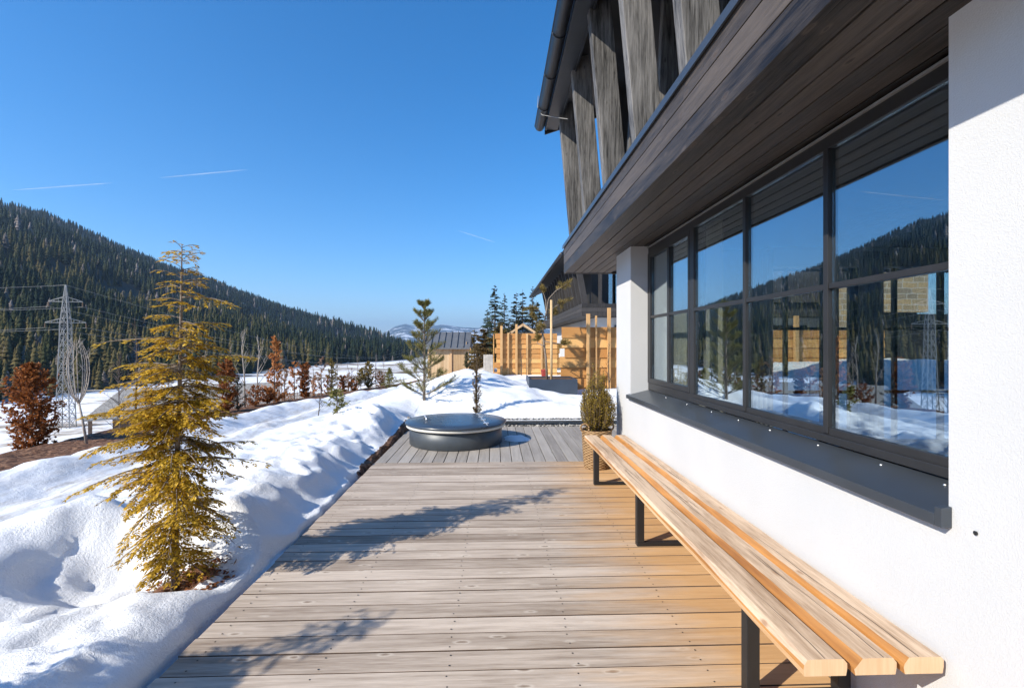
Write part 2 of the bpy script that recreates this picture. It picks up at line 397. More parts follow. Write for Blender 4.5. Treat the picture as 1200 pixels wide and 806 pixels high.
M['orange'] = leafmat('dry_orange_leaves', [(.24,.085,.022,1),(.46,.18,.05,1),(.62,.29,.11,1)], .4)
M['olive'] = leafmat('olive_leaves', [(.10,.075,.02,1),(.22,.16,.045,1),(.36,.27,.10,1)], .35)
M['brownyew'] = leafmat('winter_brown_needles', [(.05,.035,.014,1),(.13,.085,.03,1),(.24,.16,.07,1)], .3)
M['spruce'] = leafmat('spruce_needles', [(.02,.04,.026,1),(.05,.075,.045,1),(.10,.13,.08,1)], .25)
M['fir'] = leafmat('dark_fir_needles', [(.02,.03,.014,1),(.05,.055,.022,1),(.10,.09,.035,1)], .25)
M['pinkleaf'] = leafmat('dry_pink_leaves', [(.25,.14,.09,1),(.42,.27,.18,1)], .35)
M['litter'] = leafmat('leaf_litter', [(.05,.02,.010,1),(.18,.065,.025,1),(.32,.13,.05,1)], .2)
def mk_wicker():
    n = NT('wicker'); c = n.coord()
    s = n.n('SeparateXYZ', Vector=c); ang = n.math('ARCTAN2', s.outputs[1], s.outputs[0])
    row = n.math('MULTIPLY', s.outputs[2], 62.0); u = n.math('MULTIPLY', ang, 14.0)
    ph = n.math('MULTIPLY', n.math('FLOOR', row), math.pi)
    w = n.math('SINE', n.math('ADD', n.math('MULTIPLY', u, 1.0), ph))
    h = n.math('MULTIPLY', n.math('ABSOLUTE', n.math('SINE', n.math('MULTIPLY', row, math.pi))), n.math('MULTIPLY_ADD', w, .5, .5))
    f = n.math('MULTIPLY_ADD', n.noise(c, 30, 3), .5, n.math('MULTIPLY', h, .6))
    n.surf(n.ramp(f, [(.2,(.13,.065,.025)),(.5,(.36,.22,.10)),(.85,(.55,.38,.20))]), .6, 0, n.bump(h, .9, .012), .4); return n.mat
M['wick'] = mk_wicker()

# ---------------------------------------------------------------- camera, light, sky
cam = bpy.data.cameras.new('camera'); camo = bpy.data.objects.new('camera', cam); COL.objects.link(camo)
cam.sensor_width = 36; cam.lens = FPX / 1200 * 36; cam.clip_start = .05; cam.clip_end = 40000
camo.location = (0, 0, CAMZ); camo.rotation_euler = (rad(90), 0, -YAW); scene.camera = camo
SUN = Vector((-1.0, -.68, .80)).normalized()
sl = bpy.data.lights.new('sun', 'SUN'); sl.energy = 5.0; sl.angle = rad(.53); sl.color = (1.0, .925, .80)
so = bpy.data.objects.new('sun', sl); COL.objects.link(so); so.rotation_euler = SUN.to_track_quat('Z', 'Y').to_euler(); so.location = (-20,-14,16)
w = bpy.data.worlds.new('World'); scene.world = w; w.use_nodes = True
nt = w.node_tree; bg = nt.nodes['Background']; sky = nt.nodes.new('ShaderNodeTexSky'); sky.sky_type = 'NISHITA'; sky.sun_disc = False
sky.sun_elevation = math.asin(SUN.z); sky.sun_rotation = math.atan2(SUN.x, SUN.y)
sky.altitude = 1100; sky.air_density = 1.0; sky.dust_density = .7; sky.ozone_density = 4.0
hs = nt.nodes.new('ShaderNodeHueSaturation'); hs.inputs['Saturation'].default_value = 1.33
nt.links.new(sky.outputs[0], hs.inputs['Color']); nt.links.new(hs.outputs[0], bg.inputs[0]); bg.inputs[1].default_value = .145
vs = scene.view_settings; vs.view_transform = 'Standard'; vs.look = 'None'; vs.gamma = 1; vs.exposure = .64; vs.use_curve_mapping = False
cy = scene.cycles; cy.max_bounces = 8; cy.transparent_max_bounces = 12; cy.diffuse_bounces = 4; cy.glossy_bounces = 4; cy.caustics_reflective = False; cy.use_denoising = True; cy.volume_bounces = 0

# ---------------------------------------------------------------- ground
def grid_mesh(name, xs, ys, zfun, keep, mat, attrs, smooth=True):
    X, Y = np.meshgrid(xs, ys); Z = zfun(X, Y)
    nx, ny = len(xs), len(ys)
    V = np.stack([X.ravel(), Y.ravel(), Z.ravel()], 1)
    i = np.arange(nx*ny).reshape(ny, nx)
    q = np.stack([i[:-1,:-1].ravel(), i[:-1,1:].ravel(), i[1:,1:].ravel(), i[1:,:-1].ravel()], 1)
    cx = V[q].mean(1)
    q = q[keep(cx[:,0], cx[:,1])]
    return np_mesh(name, V, q, mat, {k: f(X.ravel(), Y.ravel()) for k, f in attrs.items()}, smooth)
def np_mesh(name, V, F, mat, attrs, smooth):
    k = F.shape[1]; me = bpy.data.meshes.new(name)
    me.vertices.add(len(V)); me.vertices.foreach_set('co', V.astype(np.float32).ravel())
    me.loops.add(F.size); me.loops.foreach_set('vertex_index', F.astype(np.int32).ravel())
    me.polygons.add(len(F)); me.polygons.foreach_set('loop_start', np.arange(0, F.size, k, dtype=np.int32)); me.polygons.foreach_set('loop_total', np.full(len(F), k, dtype=np.int32))
    if smooth: me.polygons.foreach_set('use_smooth', np.ones(len(F), dtype=bool))
    me.materials.append(mat)
    for nme, val in attrs.items():
        a = me.attributes.new(nme, 'FLOAT', 'POINT'); a.data.foreach_set('value', val.astype(np.float32))
    me.update(calc_edges=True); me.validate()
    o = bpy.data.objects.new(name, me); COL.objects.link(o); return o
def bare_mask(x, y):
    p = x - XB(y)
    b = 1.15 * sst(1.02, .82, p) * sst(-1.3, -.7, p)
    r = np.hypot(x - TREE_XY[0]-.04, (y - TREE_XY[1]))
    b = np.maximum(b, 1.1*sst(.27, .12, r))
    e = -1.545 - x; b = np.maximum(b, .9 * sst(.13, .03, e) * (e > -.05) * (y < 8.8) * sst(4.6, 6.4, y))
    return b
def dirty_mask(x, y):
    p = x - XB(y)
    return np.exp(-((p - 1.9) / .55) ** 2)
xs = np.concatenate([np.arange(-10, -6.5, .14), np.arange(-6.5, -1.6, .045), np.arange(-1.6, -1.435, .0125), np.arange(-1.43, 4, .06), np.arange(4, 13.01, .2)])
ys = np.concatenate([np.arange(-6, 0, .2), np.arange(0, 8.7, .045), np.arange(8.75, 9.4, .025), np.arange(9.4, 14, .06), np.arange(14, 24.01, .15)])
def keep(x, y): return ~(((x > -1.45) & (x < 2.55) & (y < 8.80)) | ((x > 1.5) & (y < 6.2)))
sg = grid_mesh('snow_ground', xs, ys, H, keep, M['snow'], {'bare': bare_mask, 'dirty': dirty_mask}); tag(sg, kind='structure')
# wide sheet to the horizon
nr, na = 150, 540
rr = np.concatenate([[0.5], np.geomspace(6, 16000, nr)]); aa = np.linspace(-math.pi, math.pi, na+1)
RR, AA = np.meshgrid(rr, aa); X = (RR*np.sin(AA)); Y = (RR*np.cos(AA))
Zc = H(X, Y, False)
inner = (X > -9.6) & (X < 12.6) & (Y > -5.6) & (Y < 23.6)
Zc = np.where(inner, Zc - .55, Zc)
V = np.stack([X.ravel(), Y.ravel(), Zc.ravel()], 1); i = np.arange(V.shape[0]).reshape(na+1, nr+1)
q = np.stack([i[:-1,:-1].ravel(), i[1:,:-1].ravel(), i[1:,1:].ravel(), i[:-1,1:].ravel()], 1)[:, ::-1]
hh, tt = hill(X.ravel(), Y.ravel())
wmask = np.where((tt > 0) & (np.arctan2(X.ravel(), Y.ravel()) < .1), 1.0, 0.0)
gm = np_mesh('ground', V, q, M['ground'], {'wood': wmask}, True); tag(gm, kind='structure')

# far range
def build_range():
    az = np.linspace(math.atan2(*at(430, 1)), math.atan2(*at(760, 1)), 160); rs = np.linspace(5200, 7600, 40)
    A, Rr = np.meshgrid(az, rs)
    px = np.interp(A, [math.atan2(*at(p,1)) for p in range(430, 761, 5)], list(range(430, 761, 5)))
    top = np.interp(px, [430,450,462,475,490,505,520,540,560,600,760], [400,390,383,379.5,383,382,380,383,384,380,378])
    zr = (403 - top) / FPX * 6600
    t = 1 - np.abs(Rr - 6600) / 1400
    Xm, Ym = Rr*np.sin(A), Rr*np.cos(A)
    Z = -30 + np.clip(t, 0, 1)**.8 * (zr + 30) + 40 * fbm(Xm/420, Ym/420, 60, 5) * np.clip(1 - t, .12, 1)
    V = np.stack([Xm.ravel(), Ym.ravel(), Z.ravel()], 1); i = np.arange(V.shape[0]).reshape(len(rs), len(az))
    q = np.stack([i[:-1,:-1].ravel(), i[:-1,1:].ravel(), i[1:,1:].ravel(), i[1:,:-1].ravel()], 1)
    tag(np_mesh('mountains', V, q, M['mount'], {}, False), kind='structure')
build_range()

# forest on the hill: one mass of conifers
def build_forest():
    rng = np.random.default_rng(3)
    pos = []
    for (r0, r1, n) in ((110, 300, 3400), (300, 600, 7000), (600, 1600, 15000)):
        az = rng.uniform(math.atan2(*at(-330, 1)), math.atan2(*at(535, 1)), n*2); r = np.sqrt(rng.uniform(r0**2, r1**2, n*2))
        x, y = r*np.sin(az), r*np.cos(az); _, t = hill(x, y)
        ok = (t > -.004) & (t < 1.12); 
        x, y, t = x[ok][:n], y[ok][:n], t[ok][:n]
        gap = fbm(x/70, y/70, 90, 3)
        k = gap < .42 + .2*(r[ok][:n] < 300)
        pos.append(np.stack([x[k], y[k]], 1))
    P = np.concatenate(pos); N = len(P)
    z = H(P[:,0], P[:,1], False) - .6
    r = np.hypot(P[:,0], P[:,1])
    h = (5 + 11.5*rng.random(N)**1.2) * np.clip(.62 + (r - 110)/500, .62, 1) * (.85 + .3*vnoise(P[:,0]/60, P[:,1]/60, 4)); wd = h * rng.uniform(.15, .22, N)
    tint = np.clip(.30 + .45*fbm(P[:,0]/90, P[:,1]/90, 12, 3) + rng.normal(0, .13, N) + .34*np.clip((520-r)/300,0,1)-.10*np.clip((r-600)/500,0,1), 0, .86)
    bare = rng.random(N) < (.10 + .10*(vnoise(P[:,0]/50, P[:,1]/50, 22) > .15)); tint[bare] = rng.uniform(.9, 1, bare.sum())
    h[bare] *= .75; wd[bare] *= 1.2
    def templ(nl, ns, spikes):
        v, f = [], []
        for l in range(nl):
            z0 = .08 + .86*(l/nl)**.92; z1 = min(1, z0 + 1.55/nl*(1 - .3*l/nl)); rr_ = (1 - z0)**.85
            b = len(v); v.append((0,0,z1))
            for k in range(ns):
                a = 2*math.pi*(k + .5*(l % 2))/ns + rng.uniform(-.2,.2); q_ = rr_*rng.uniform(.62, 1.12); v.append((q_*math.cos(a), q_*math.sin(a), z0 - rng.uniform(0,.05)))
            for k in range(ns): f.append((b, b+1+k, b+1+(k+1) % ns))
        for s in range(spikes):
            zz = rng.uniform(.05,.92); a = rng.uniform(0, 2*math.pi); q_ = (1-zz)**.8*rng.uniform(.9,1.35); da = .22
            b = len(v); v += [(0,0,zz+.07), (q_*math.cos(a), q_*math.sin(a), zz-.03), (.55*q_*math.cos(a+da*2), .55*q_*math.sin(a+da*2), zz+.01)]; f.append((b,b+1,b+2))
        return np.array(v), np.array(f)
    Vs, Fs, Ts = [], [], []; off = 0
    tps_near = [templ(9, 7, 70) for _ in range(5)]; tps_far = [templ(5, 5, 9) for _ in range(5)]
    for near, tps in ((True, tps_near), (False, tps_far)):
        for ti, (tv, tf) in enumerate(tps):
            sel = np.where(((r < 420) == near) & (np.arange(N) % 5 == ti))[0]; n = len(sel)
            if not n: continue
            a = rng.uniform(0, 6.28, n); ca, sa = np.cos(a), np.sin(a); lean = rng.normal(0, .02, (n, 2))
            x = (tv[None,:,0]*ca[:,None] - tv[None,:,1]*sa[:,None])*wd[sel,None] + P[sel,0,None] + lean[:,0,None]*tv[None,:,2]*h[sel,None]
            y = (tv[None,:,0]*sa[:,None] + tv[None,:,1]*ca[:,None])*wd[sel,None] + P[sel,1,None] + lean[:,1,None]*tv[None,:,2]*h[sel,None]
            zz = tv[None,:,2]*h[sel,None] + z[sel,None]
            Vs.append(np.stack([x,y,zz], 2).reshape(-1,3)); m = len(tv)
            Fs.append((tf[None] + (np.arange(n)*m)[:,None,None] + off).reshape(-1,3)); Ts.append(np.repeat(tint[sel], m)); off += n*m
    o = np_mesh('forest', np.concatenate(Vs), np.concatenate(Fs), M['forest'], {'tint': np.concatenate(Ts)}, False)
    tag(o, 'dense dark conifer forest covering the hillside behind the valley', 'forest', kind='stuff')
build_forest()

# contrails
for nm, (a, b, rad_) in {'long faint vapour trail lying just above the hill top': ((15,223),(132,214.5),7), 'brighter vapour trail high over the golden tree': ((188,208.5),(290,199),6.5), 'short slanting vapour trail low in the sky beside the eaves': ((536,270),(580,284),4)}.items():
    m = MB(); d = 5200
    p, q_ = Vector(at(a[0], d, a[1])), Vector(at(b[0], d, b[1]))
    m.tube([p.lerp(q_, t) for t in (0,.15,.5,.85,1)], [1,rad_*.7,rad_,rad_*.8,1], 8)
    o = m.build('contrail', M['trail']); tag(o, nm, 'contrail')

# ---------------------------------------------------------------- deck
def build_deck():
    m = MB(); pitch, gap = .145, .008
    y = 6.135
    while y > -3.2:
        # two or three lengths per row
        cuts = [-1.52, 1.505]
        for a, b in zip(cuts[:-1], cuts[1:]):
            dz = R.uniform(-.0015, .0015)
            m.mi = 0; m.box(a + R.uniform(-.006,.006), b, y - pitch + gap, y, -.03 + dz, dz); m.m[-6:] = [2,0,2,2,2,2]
        m.mi = 1
        for sx in (-1.42, -.82, -.22, .38, .98):
            for oy in (.032, .108):
                cx, cyy = sx + R.uniform(-.012,.012), y - oy + R.uniform(-.005,.005)
                b = len(m.v); 
                for k in range(8): m.v.append((cx+.0045*math.cos(k*math.pi/4), cyy+.0045*math.sin(k*math.pi/4), .0022))
                m.f.append(tuple(range(b, b+8))); m.m.append(1)
        y -= pitch
    o = m.build('deck', [M['deckX'], M['steel'], M['dark_edge']], bevel=.0015); tag(o, kind='structure')
    m = MB(); x = -1.52
    while x < 2.5:
        dz = R.uniform(-.0015, .0015); m.box(x, x + pitch - .009, 6.145, 8.76, -.03+dz, dz); x += pitch
    o = m.build('deck', M['deckY'], bevel=.003); tag(o, kind='structure')
    m = MB(); m.box(-1.50, -1.46, -3, 8.72, -.30, -.034)          # rim joist and bearers
    for yy in np.arange(-2.9, 8.7, .6): m.box(-1.455, 1.5 if yy < 6 else 2.5, yy, yy+.06, -.2, -.05)
    m.box(-1.455, 1.5, -3, 6.2, -.33, -.30); m.box(-1.455,2.5,6.21,8.7,-.33,-.30)
    o = m.build('deck', M['barn_wood']); tag(o, kind='structure')
build_deck()
# pebble strip
n = NT('grey_pebbles'); n.surf(n.ramp(n.island(), [(0,(.05,.05,.052)),(.5,(.24,.235,.23)),(1,(.6,.58,.55))]), .7); M['pebbles'] = n.mat
n = NT('pebble_bed'); n.surf(n.ramp(n.n('TexVoronoi', Vector=n.coord(), Scale=45).outputs['Color'], [(0,(.02,.02,.02)),(.6,(.12,.115,.11)),(1,(.4,.38,.36))]), .8); M['pebble'] = n.mat
m = MB()
for _ in range(5200):
    x, y = R.uniform(-1.6, 2.7), R.gauss(8.97, .10)
    if y < 8.785 or y > 9.25: continue
    s = R.uniform(.012, .03); a = R.uniform(0, 3); z = max(ground_z(x, y) if y > 8.88 else -.012, -.012) + R.uniform(-.004,.02)
    rr_ = [(s*R.uniform(.7,1.2)) for _ in range(6)]; b = len(m.v)
    m.v.append((x,y,z-s*.4))
    for k in range(6): m.v.append((x+rr_[k]*math.cos(a+k*1.047), y+rr_[k]*math.sin(a+k*1.047), z+s*.1))
    m.v.append((x,y,z+s*.55))
    for k in range(6):
        k2=(k+1)%6; m.f += [(b,b+1+k2,b+1+k),(b+7,b+1+k,b+1+k2)]; m.m += [0,0]
tag(m.build('gravel', M['pebbles'], smooth=True), 'strip of grey drainage pebbles between the deck end and the snow heap', 'gravel', kind='stuff')
m = MB(); m.box(-1.6, 2.7, 8.77, 9.3, -.2, -.012); tag(m.build('gravel_bed', M['pebble']), kind='structure')
# leaf litter in the thawed hollow
m = MB()
for _ in range(550):
    a, q_ = R.uniform(0, 6.28), R.uniform(0,1)**.6*.30
    x, y = TREE_XY[0]+.05+q_*math.cos(a)*.95, TREE_XY[1]+q_*math.sin(a)*.9
    m.leaf((x,y,ground_z(x,y)+R.uniform(.003,.02)), (R.uniform(-1,1),R.uniform(-1,1),R.uniform(-.2,.3)), (R.uniform(-.5,.5),R.uniform(-.5,.5),1), R.uniform(.025,.05), .02)
tag(m.build('leaf_litter', M['litter']), 'rust brown fallen leaves in the thawed hollow under the golden tree', 'leaves', kind='stuff')

# ---------------------------------------------------------------- chalet
WX = 1.53; SOF = 2.60; FX = 1.10; FTOP = 3.03; YEND = 7.45; Y0, Y1 = 1.575, 5.40; RX = 1.735
ch = empty('chalet', (WX, 0, 0)); tag(ch, 'white stucco chalet with dark timber balcony above a long window', 'house')
def P(mb, name, mat, parent=ch, **kw):
    o = mb.build(name, mat, parent, **kw)
    t = o.parent; off = Vector((0,0,0))
    while t: off += t.location; t = t.parent
    o.location = -off + (Vector((0,0,0)))
    return o
# note: parts are modelled in world coordinates, the child offset undoes the parent's location
def part(mb, name, mat, parent=ch, **kw):
    o = mb.build(name, mat, None, **kw); o.parent = parent
    o.matrix_parent_inverse = Matrix.Identity(4)
    if parent is ch: o.location = (-WX, 0, 0)
    return o
m = MB(); T = .42
m.box(WX, WX+T, -6, Y0, -.03, SOF+.4); m.box(WX, WX+T, Y1, 6.03, -.03, SOF+.4)
m.box(WX, WX+T, Y0, Y1, -.03, .902); m.box(WX+.12, WX+T, Y0, Y1, SOF+.03, SOF+.4)
part(m, 'wall', M['stucco'])
m = MB(); m.lathe([(.0001,0),(.006,0),(.007,.004),(.0001,.006)], 12)
pl = part(m, 'wall_plug', M['steel']); pl.rotation_euler = (0, -math.pi/2, 0); pl.location = (-.002, 1.48, .90)
# end wall towards the neighbour, with its window opening
m = MB(); EX0, EX1, EY0, EY1 = 3.15, 6.3, 5.75, 6.03
m.box(WX+T, EX0, EY0, EY1, -.03, SOF+.4); m.box(EX0, EX1, EY0, EY1, 2.45, SOF+.4); m.box(EX0, EX1, EY0, EY1, -.03, .25); m.box(EX1, 7.2, EY0, EY1, -.03, SOF+.4)
part(m, 'end_wall', M['stucco'])
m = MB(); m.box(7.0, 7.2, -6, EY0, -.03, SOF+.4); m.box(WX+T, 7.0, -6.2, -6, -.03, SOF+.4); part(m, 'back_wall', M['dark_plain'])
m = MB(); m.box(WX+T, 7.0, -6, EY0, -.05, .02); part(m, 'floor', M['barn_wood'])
m = MB(); x = WX+T
while x < 6.99: m.box(x, min(x+.142, 7.0), -6, EY0, SOF+.08, SOF+.10); x += .145
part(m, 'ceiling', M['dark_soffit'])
# big window
wf = MB(); FXc = RX
def vbar(mb, y, w, d0, d1, z0, z1): mb.box(d0, d1, y-w/2, y+w/2, z0, z1)
ZB, ZT, ZM = 1.065, 2.515, 1.80
g0 = FXc
wf.box(g0-.005, g0+.075, Y0+.002, Y1-.002, .985, ZB); wf.box(g0-.005, g0+.075, Y0+.002, Y1-.002, ZT, SOF-.004)   # bottom, head
wf.box(g0-.022, g0-.006, Y0+.002, 4.20, .99, 1.03)
wf.box(g0-.012, g0+.07, Y0+.002, Y0+.055, ZB, ZT); wf.box(g0-.012, g0+.07, Y1-.05, Y1-.002, ZB, ZT)
vbar(wf, 4.18, .085, g0-.010, g0+.08, ZB, ZT)
for y in (2.46, 3.285): vbar(wf, y, .036, g0-.012, g0+.05, ZB-.03, ZT-.001)
win = part(wf, 'window', M['frame'], bevel=.003)
def wsub(mb, name, mat, parent=win, **kw):
    o = mb.build(name, mat, None, **kw); o.parent = parent; return o
m = MB(); bars = [Y0+.055, 2.44, 2.48, 3.265, 3.305, 4.1375]
for a, b in zip(bars[::2], bars[1::2]): m.box(g0-.008, g0+.045, a, b, ZM-.014, ZM+.014)
wsub(m, 'transom', M['frame'], bevel=.002)
for a, b in zip(bars[::2], bars[1::2]):
    for z0, z1 in ((ZB, ZM-.014), (ZM+.014, ZT)):
        m = MB(); m.box(g0+.010, g0+.016, a+.001, b-.001, z0+.001, z1-.001)
        # inner sash line
        wsub(m, 'pane', M['glass'])
# casement at the far end
m = MB(); ca, cb, cm = 4.224, Y1-.052, 4.76
m.box(g0-.012, g0+.04, ca, ca+.04, ZB+.002, ZT-.002); m.box(g0-.012, g0+.04, cb-.04, cb, ZB+.002, ZT-.002); m.box(g0-.012, g0+.04, cm-.025, cm+.025, ZB+.002, ZT-.002)
for a, b in ((ca+.04, cm-.025), (cm+.025, cb-.04)):
    m.box(g0-.012, g0+.04, a, b, ZB+.002, ZB+.05); m.box(g0-.012, g0+.04, a, b, ZT-.05, ZT-.002); m.box(g0-.008, g0+.036, a, b, ZM-.014, ZM+.014)
wsub(m, 'casement', M['frame'], bevel=.002)
for a, b in ((ca+.04, cm-.025), (cm+.025, cb-.04)):
    for z0, z1 in ((ZB+.05, ZM-.014), (ZM+.014, ZT-.05)):
        m = MB(); m.box(g0+.012, g0+.018, a+.001, b-.001, z0+.001, z1-.001); wsub(m, 'pane', M['glass'])
m = MB(); m.box(g0+.042, g0+.075, 4.16, 4.19, 1.45, 1.60); wsub(m, 'handle', M['steel'])
# sloping metal sill with turned-up end and rivets
m = MB(); sx0, sx1 = WX-.035, g0-.002
m.hexa([(sx0,Y0+.012,.905),(sx1,Y0+.012,.96),(sx1,Y1+.05,.96),(sx0,Y1+.05,.905),(sx0,Y0+.012,.925),(sx1,Y0+.012,.982),(sx1,Y1-.002,.982),(sx0,Y1+.05,.925)])
m.box(sx0-.004, sx0-.0005, Y0+.012, Y1+.05, .885, .926)
m.hexa([(sx0-.004,Y0-.014,.885),(WX-.002,Y0-.014,.885),(WX-.002,Y0+.0115,.90),(sx0-.004,Y0+.0115,.885),(sx0-.004,Y0-.014,.95),(WX-.002,Y0-.014,.955),(WX-.002,Y0+.0115,.955),(sx0-.004,Y0+.0115,.95)])
sl_ = wsub(m, 'sill', M['sill'], bevel=.002)
for y in (1.75, 2.05, 2.46, 2.9, 3.285, 3.7, 4.18, 4.7):
    m = MB(); m.lathe([(.0055,.0),(.0045,.003),(.0001,.0042)], 10); rv = wsub(m, 'rivet', M['chrome'], smooth=True); rv.location = (RX-.05, y, .972); rv.rotation_euler = (0, -.27, 0)
m = MB(); m.box(g0-.022, g0-.008, Y0+.01, Y1-.01, SOF-.022, SOF-.010); wsub(m, 'head_strip', M['galv'])
# end window (grid) opposite
m = MB(); yw = 5.9
for x, w_ in ((EX0+.03,.06),(3.62,.035),(4.1,.05),(4.55,.24),(5.02,.035),(5.62,.05),(EX1-.03,.06)): m.box(x-w_/2, x+w_/2, yw-.03, yw+.03, .25, 2.45)
xs_ = [EX0+.06,3.6025,3.6375,4.075,4.125,4.43,4.67,5.0025,5.0375,5.595,5.645,EX1-.06]
for a, b in zip(xs_[::2], xs_[1::2]):
    for z in (.28, .90, 1.69, 2.42): m.box(a, b, yw-.026, yw+.026, z-.018, z+.018)
ew = part(m, 'end_window', M['steel'])
for a, b in zip(xs_[::2], xs_[1::2]):
    m = MB(); m.box(a, b, yw-.002, yw+.002, .262, 2.40)
    wsub(m, 'pane', mk_glass('clear_glass', .05, .6) if 'clear_glass' not in bpy.data.materials else bpy.data.materials['clear_glass'], ew)
# balcony: boarded soffit, fascia, cap, floor
m = MB(); x = FX + .004
nb = 6; wdt = (RX + .06 - x) / nb
for k in range(nb):
    m.box(x + .005, x + wdt - .005, -6, YEND if x < WX-.05 else 6.02 + 1.43, SOF + R.uniform(0,.002), SOF+.022); x += wdt
part(m, 'soffit', M['dark_soffit'], bevel=.002)
m = MB(); zz = [SOF-.012, SOF+.135, SOF+.275, FTOP-.02]
for k in range(3):
    o0 = -.012*(k+1)*0; m.box(FX-.032, FX+.001, -6, YEND+.02, zz[k]+.003, zz[k+1]-.003)
    m.box(FX+.004, 3.2, YEND+.001, YEND+.026, zz[k]+.003, zz[k+1]-.003)
part(m, 'fascia', M['dark_fascia'], bevel=.003)
m = MB(); m.box(FX-.05, FX+.10, -6, YEND+.05, FTOP-.018, FTOP+.004); m.box(FX-.052,FX-.04,-6,YEND+.05,FTOP-.05,FTOP-.019); part(m, 'balcony_cap', M['sill'])
m = MB(); m.box(FX+.01, 3.2, -6, YEND-.001, SOF+.03, SOF+.36); part(m, 'balcony_floor', M['dark_plain'])
m = MB(); m.tube([(FX+.22,-6,3.30),(FX+.22,YEND-.1,3.30)], .02, 10)
for y in np.arange(-5.5, 7.4, 1.1): m.tube([(FX+.22,y,2.9),(FX+.22,y,3.30)], .012, 6)
part(m, 'railing', M['metal_dark'], smooth=True)
# raking posts and their inner partners
def post(yc, xb, xt, zb, zt, w_, t_):
    m = MB(); m.hexa([(xb,yc-t_/2,zb),(xb+w_,yc-t_/2,zb),(xb+w_,yc+t_/2,zb),(xb,yc+t_/2,zb),(xt,yc-t_/2,zt),(xt+w_,yc-t_/2,zt),(xt+w_,yc+t_/2,zt),(xt,yc+t_/2,zt)]); return m
pys = [7.36, 6.16, 5.03, 3.95, 2.90, 1.80, .7, -.4]
for y in pys:
    part(post(y, FX+.055, FX-.145, FTOP-.015, 5.22, .235, .12), 'post', M['dark_beam'], bevel=.006)
for y in pys:
    part(post(y+.02, 1.66, 1.78, FTOP-.09, 5.40, .20, .10), 'inner_post', M['dark_beam'], bevel=.006)
m = MB(); m.box(1.9, 2.69, 7.30, 7.34, FTOP-.07, 5.45); part(m, 'end_screen', M['beam_far'])
m = MB(); m.box(2.7, 2.75, -6, 6.9, FTOP-.07, 5.6); part(m, 'upper_wall', M['dark_plain'])
# roof with eave board, gutter, barge board
EXv, EZ = .80, 5.02; sl_r = .34; YR = 7.85
m = MB(); x1 = 7.5
m.hexa([(EXv,-6,EZ+.03),(x1,-6,EZ+.03+(x1-EXv)*sl_r),(x1,YR,EZ+.03+(x1-EXv)*sl_r),(EXv,YR,EZ+.03),(EXv,-6,EZ+.17),(x1,-6,EZ+.17+(x1-EXv)*sl_r),(x1,YR,EZ+.17+(x1-EXv)*sl_r),(EXv,YR,EZ+.17)])
rf = part(m, 'roof', M['dark_plain'])
m = MB(); m.box(EXv+.04, EXv+.215, -6, YR-.03, EZ-.04, EZ-.015); m.box(EXv+.012, EXv+.038, -6, YR-.03, EZ-.06, EZ+.06); m.box(EXv+.216, EXv+.235, -6, YR-.35, EZ-.06, EZ+.08)
wsub(m, 'eave_board', M['metal_dark'], rf)
m = MB(); n_ = 18; gx, gz, gr_ = EXv-.075, EZ+.02, .075
b = len(m.v)
for y in (-6, YR):
    for k in range(n_+1):
        a = math.pi + math.pi*k/n_; m.v.append((gx+gr_*math.cos(a), y, gz+gr_*math.sin(a)))
for k in range(n_): m.f.append((k, k+1, n_+1+k+1, n_+1+k)); m.m.append(0)
m.f.append(tuple(range(n_+1, 2*n_+2))); m.m.append(0)
for y in np.arange(-5.6, 8, .85):
    m.tube([(gx+(gr_+.004)*math.cos(math.pi+math.pi*k/10), y, gz+(gr_+.004)*math.sin(math.pi+math.pi*k/10)) for k in range(11)], .006, 5)
m.tube([(gx-gr_,-6,gz+.004),(gx-gr_,YR,gz+.004)], .012, 8)
wsub(m, 'gutter', M['metal_dark'], rf, smooth=True)
m = MB(); m.hexa([(EXv+.01,YR+.001,EZ-.1),(x1,YR+.001,EZ-.1+(x1-EXv)*sl_r),(x1,YR+.03,EZ-.1+(x1-EXv)*sl_r),(EXv+.01,YR+.03,EZ-.1),(EXv+.01,YR+.001,EZ+.18),(x1,YR+.001,EZ+.18+(x1-EXv)*sl_r),(x1,YR+.03,EZ+.18+(x1-EXv)*sl_r),(EXv+.01,YR+.03,EZ+.18)])
wsub(m, 'barge_board', M['dark_plain'], rf)
m = MB(); m.tube([(gx-.07,7.3,EZ+.24),(gx-.085,7.28,EZ+.06),(gx-.02,7.24,EZ-.075),(EXv+.1,7.05,EZ-.20),(1.02,6.75,EZ-.36)], .006, 6)
wsub(m, 'lightning_wire', M['galv'], rf, smooth=True)

# curtains hang inside the window
def curtain(x, y0, y1, z0, z1, mat, label, amp=.03, nf=7, along='y', group=None):
    m = MB(); n_ = nf*8
    for zi, z in enumerate((z0, z0+.35*(z1-z0), z1)):
        for k in range(n_+1):
            t = k/n_; a = math.sin(t*nf*2*math.pi + .5*math.sin(zi*1.3+t*9))*amp*(1.0 - .2*zi)
            sq = y0 + (y1-y0)*(t + .0*zi)
            m.v.append((x+a, sq, z) if along == 'y' else (sq, x+a, z))
    for zi in range(2):
        for k in range(n_): q_ = zi*(n_+1)+k; m.f.append((q_, q_+1, q_+n_+2, q_+n_+1)); m.m.append(0)
    o = m.build('curtain', mat, smooth=True); tag(o, label, 'curtain'); return o
curtain(2.02, 4.92, 5.36, .05, 2.62, M['curtain'], 'cream linen curtain gathered behind the far casement of the long window')
curtain(2.02, 4.24, 4.52, .05, 2.62, M['curtain'], 'narrow cream curtain bunched beside the thick window mullion')
curtain(5.66, 3.02, 3.32, .05, 2.62, M['sheer'], 'grey curtain deep in the room at the left of the rear window', .03, 5, 'x')
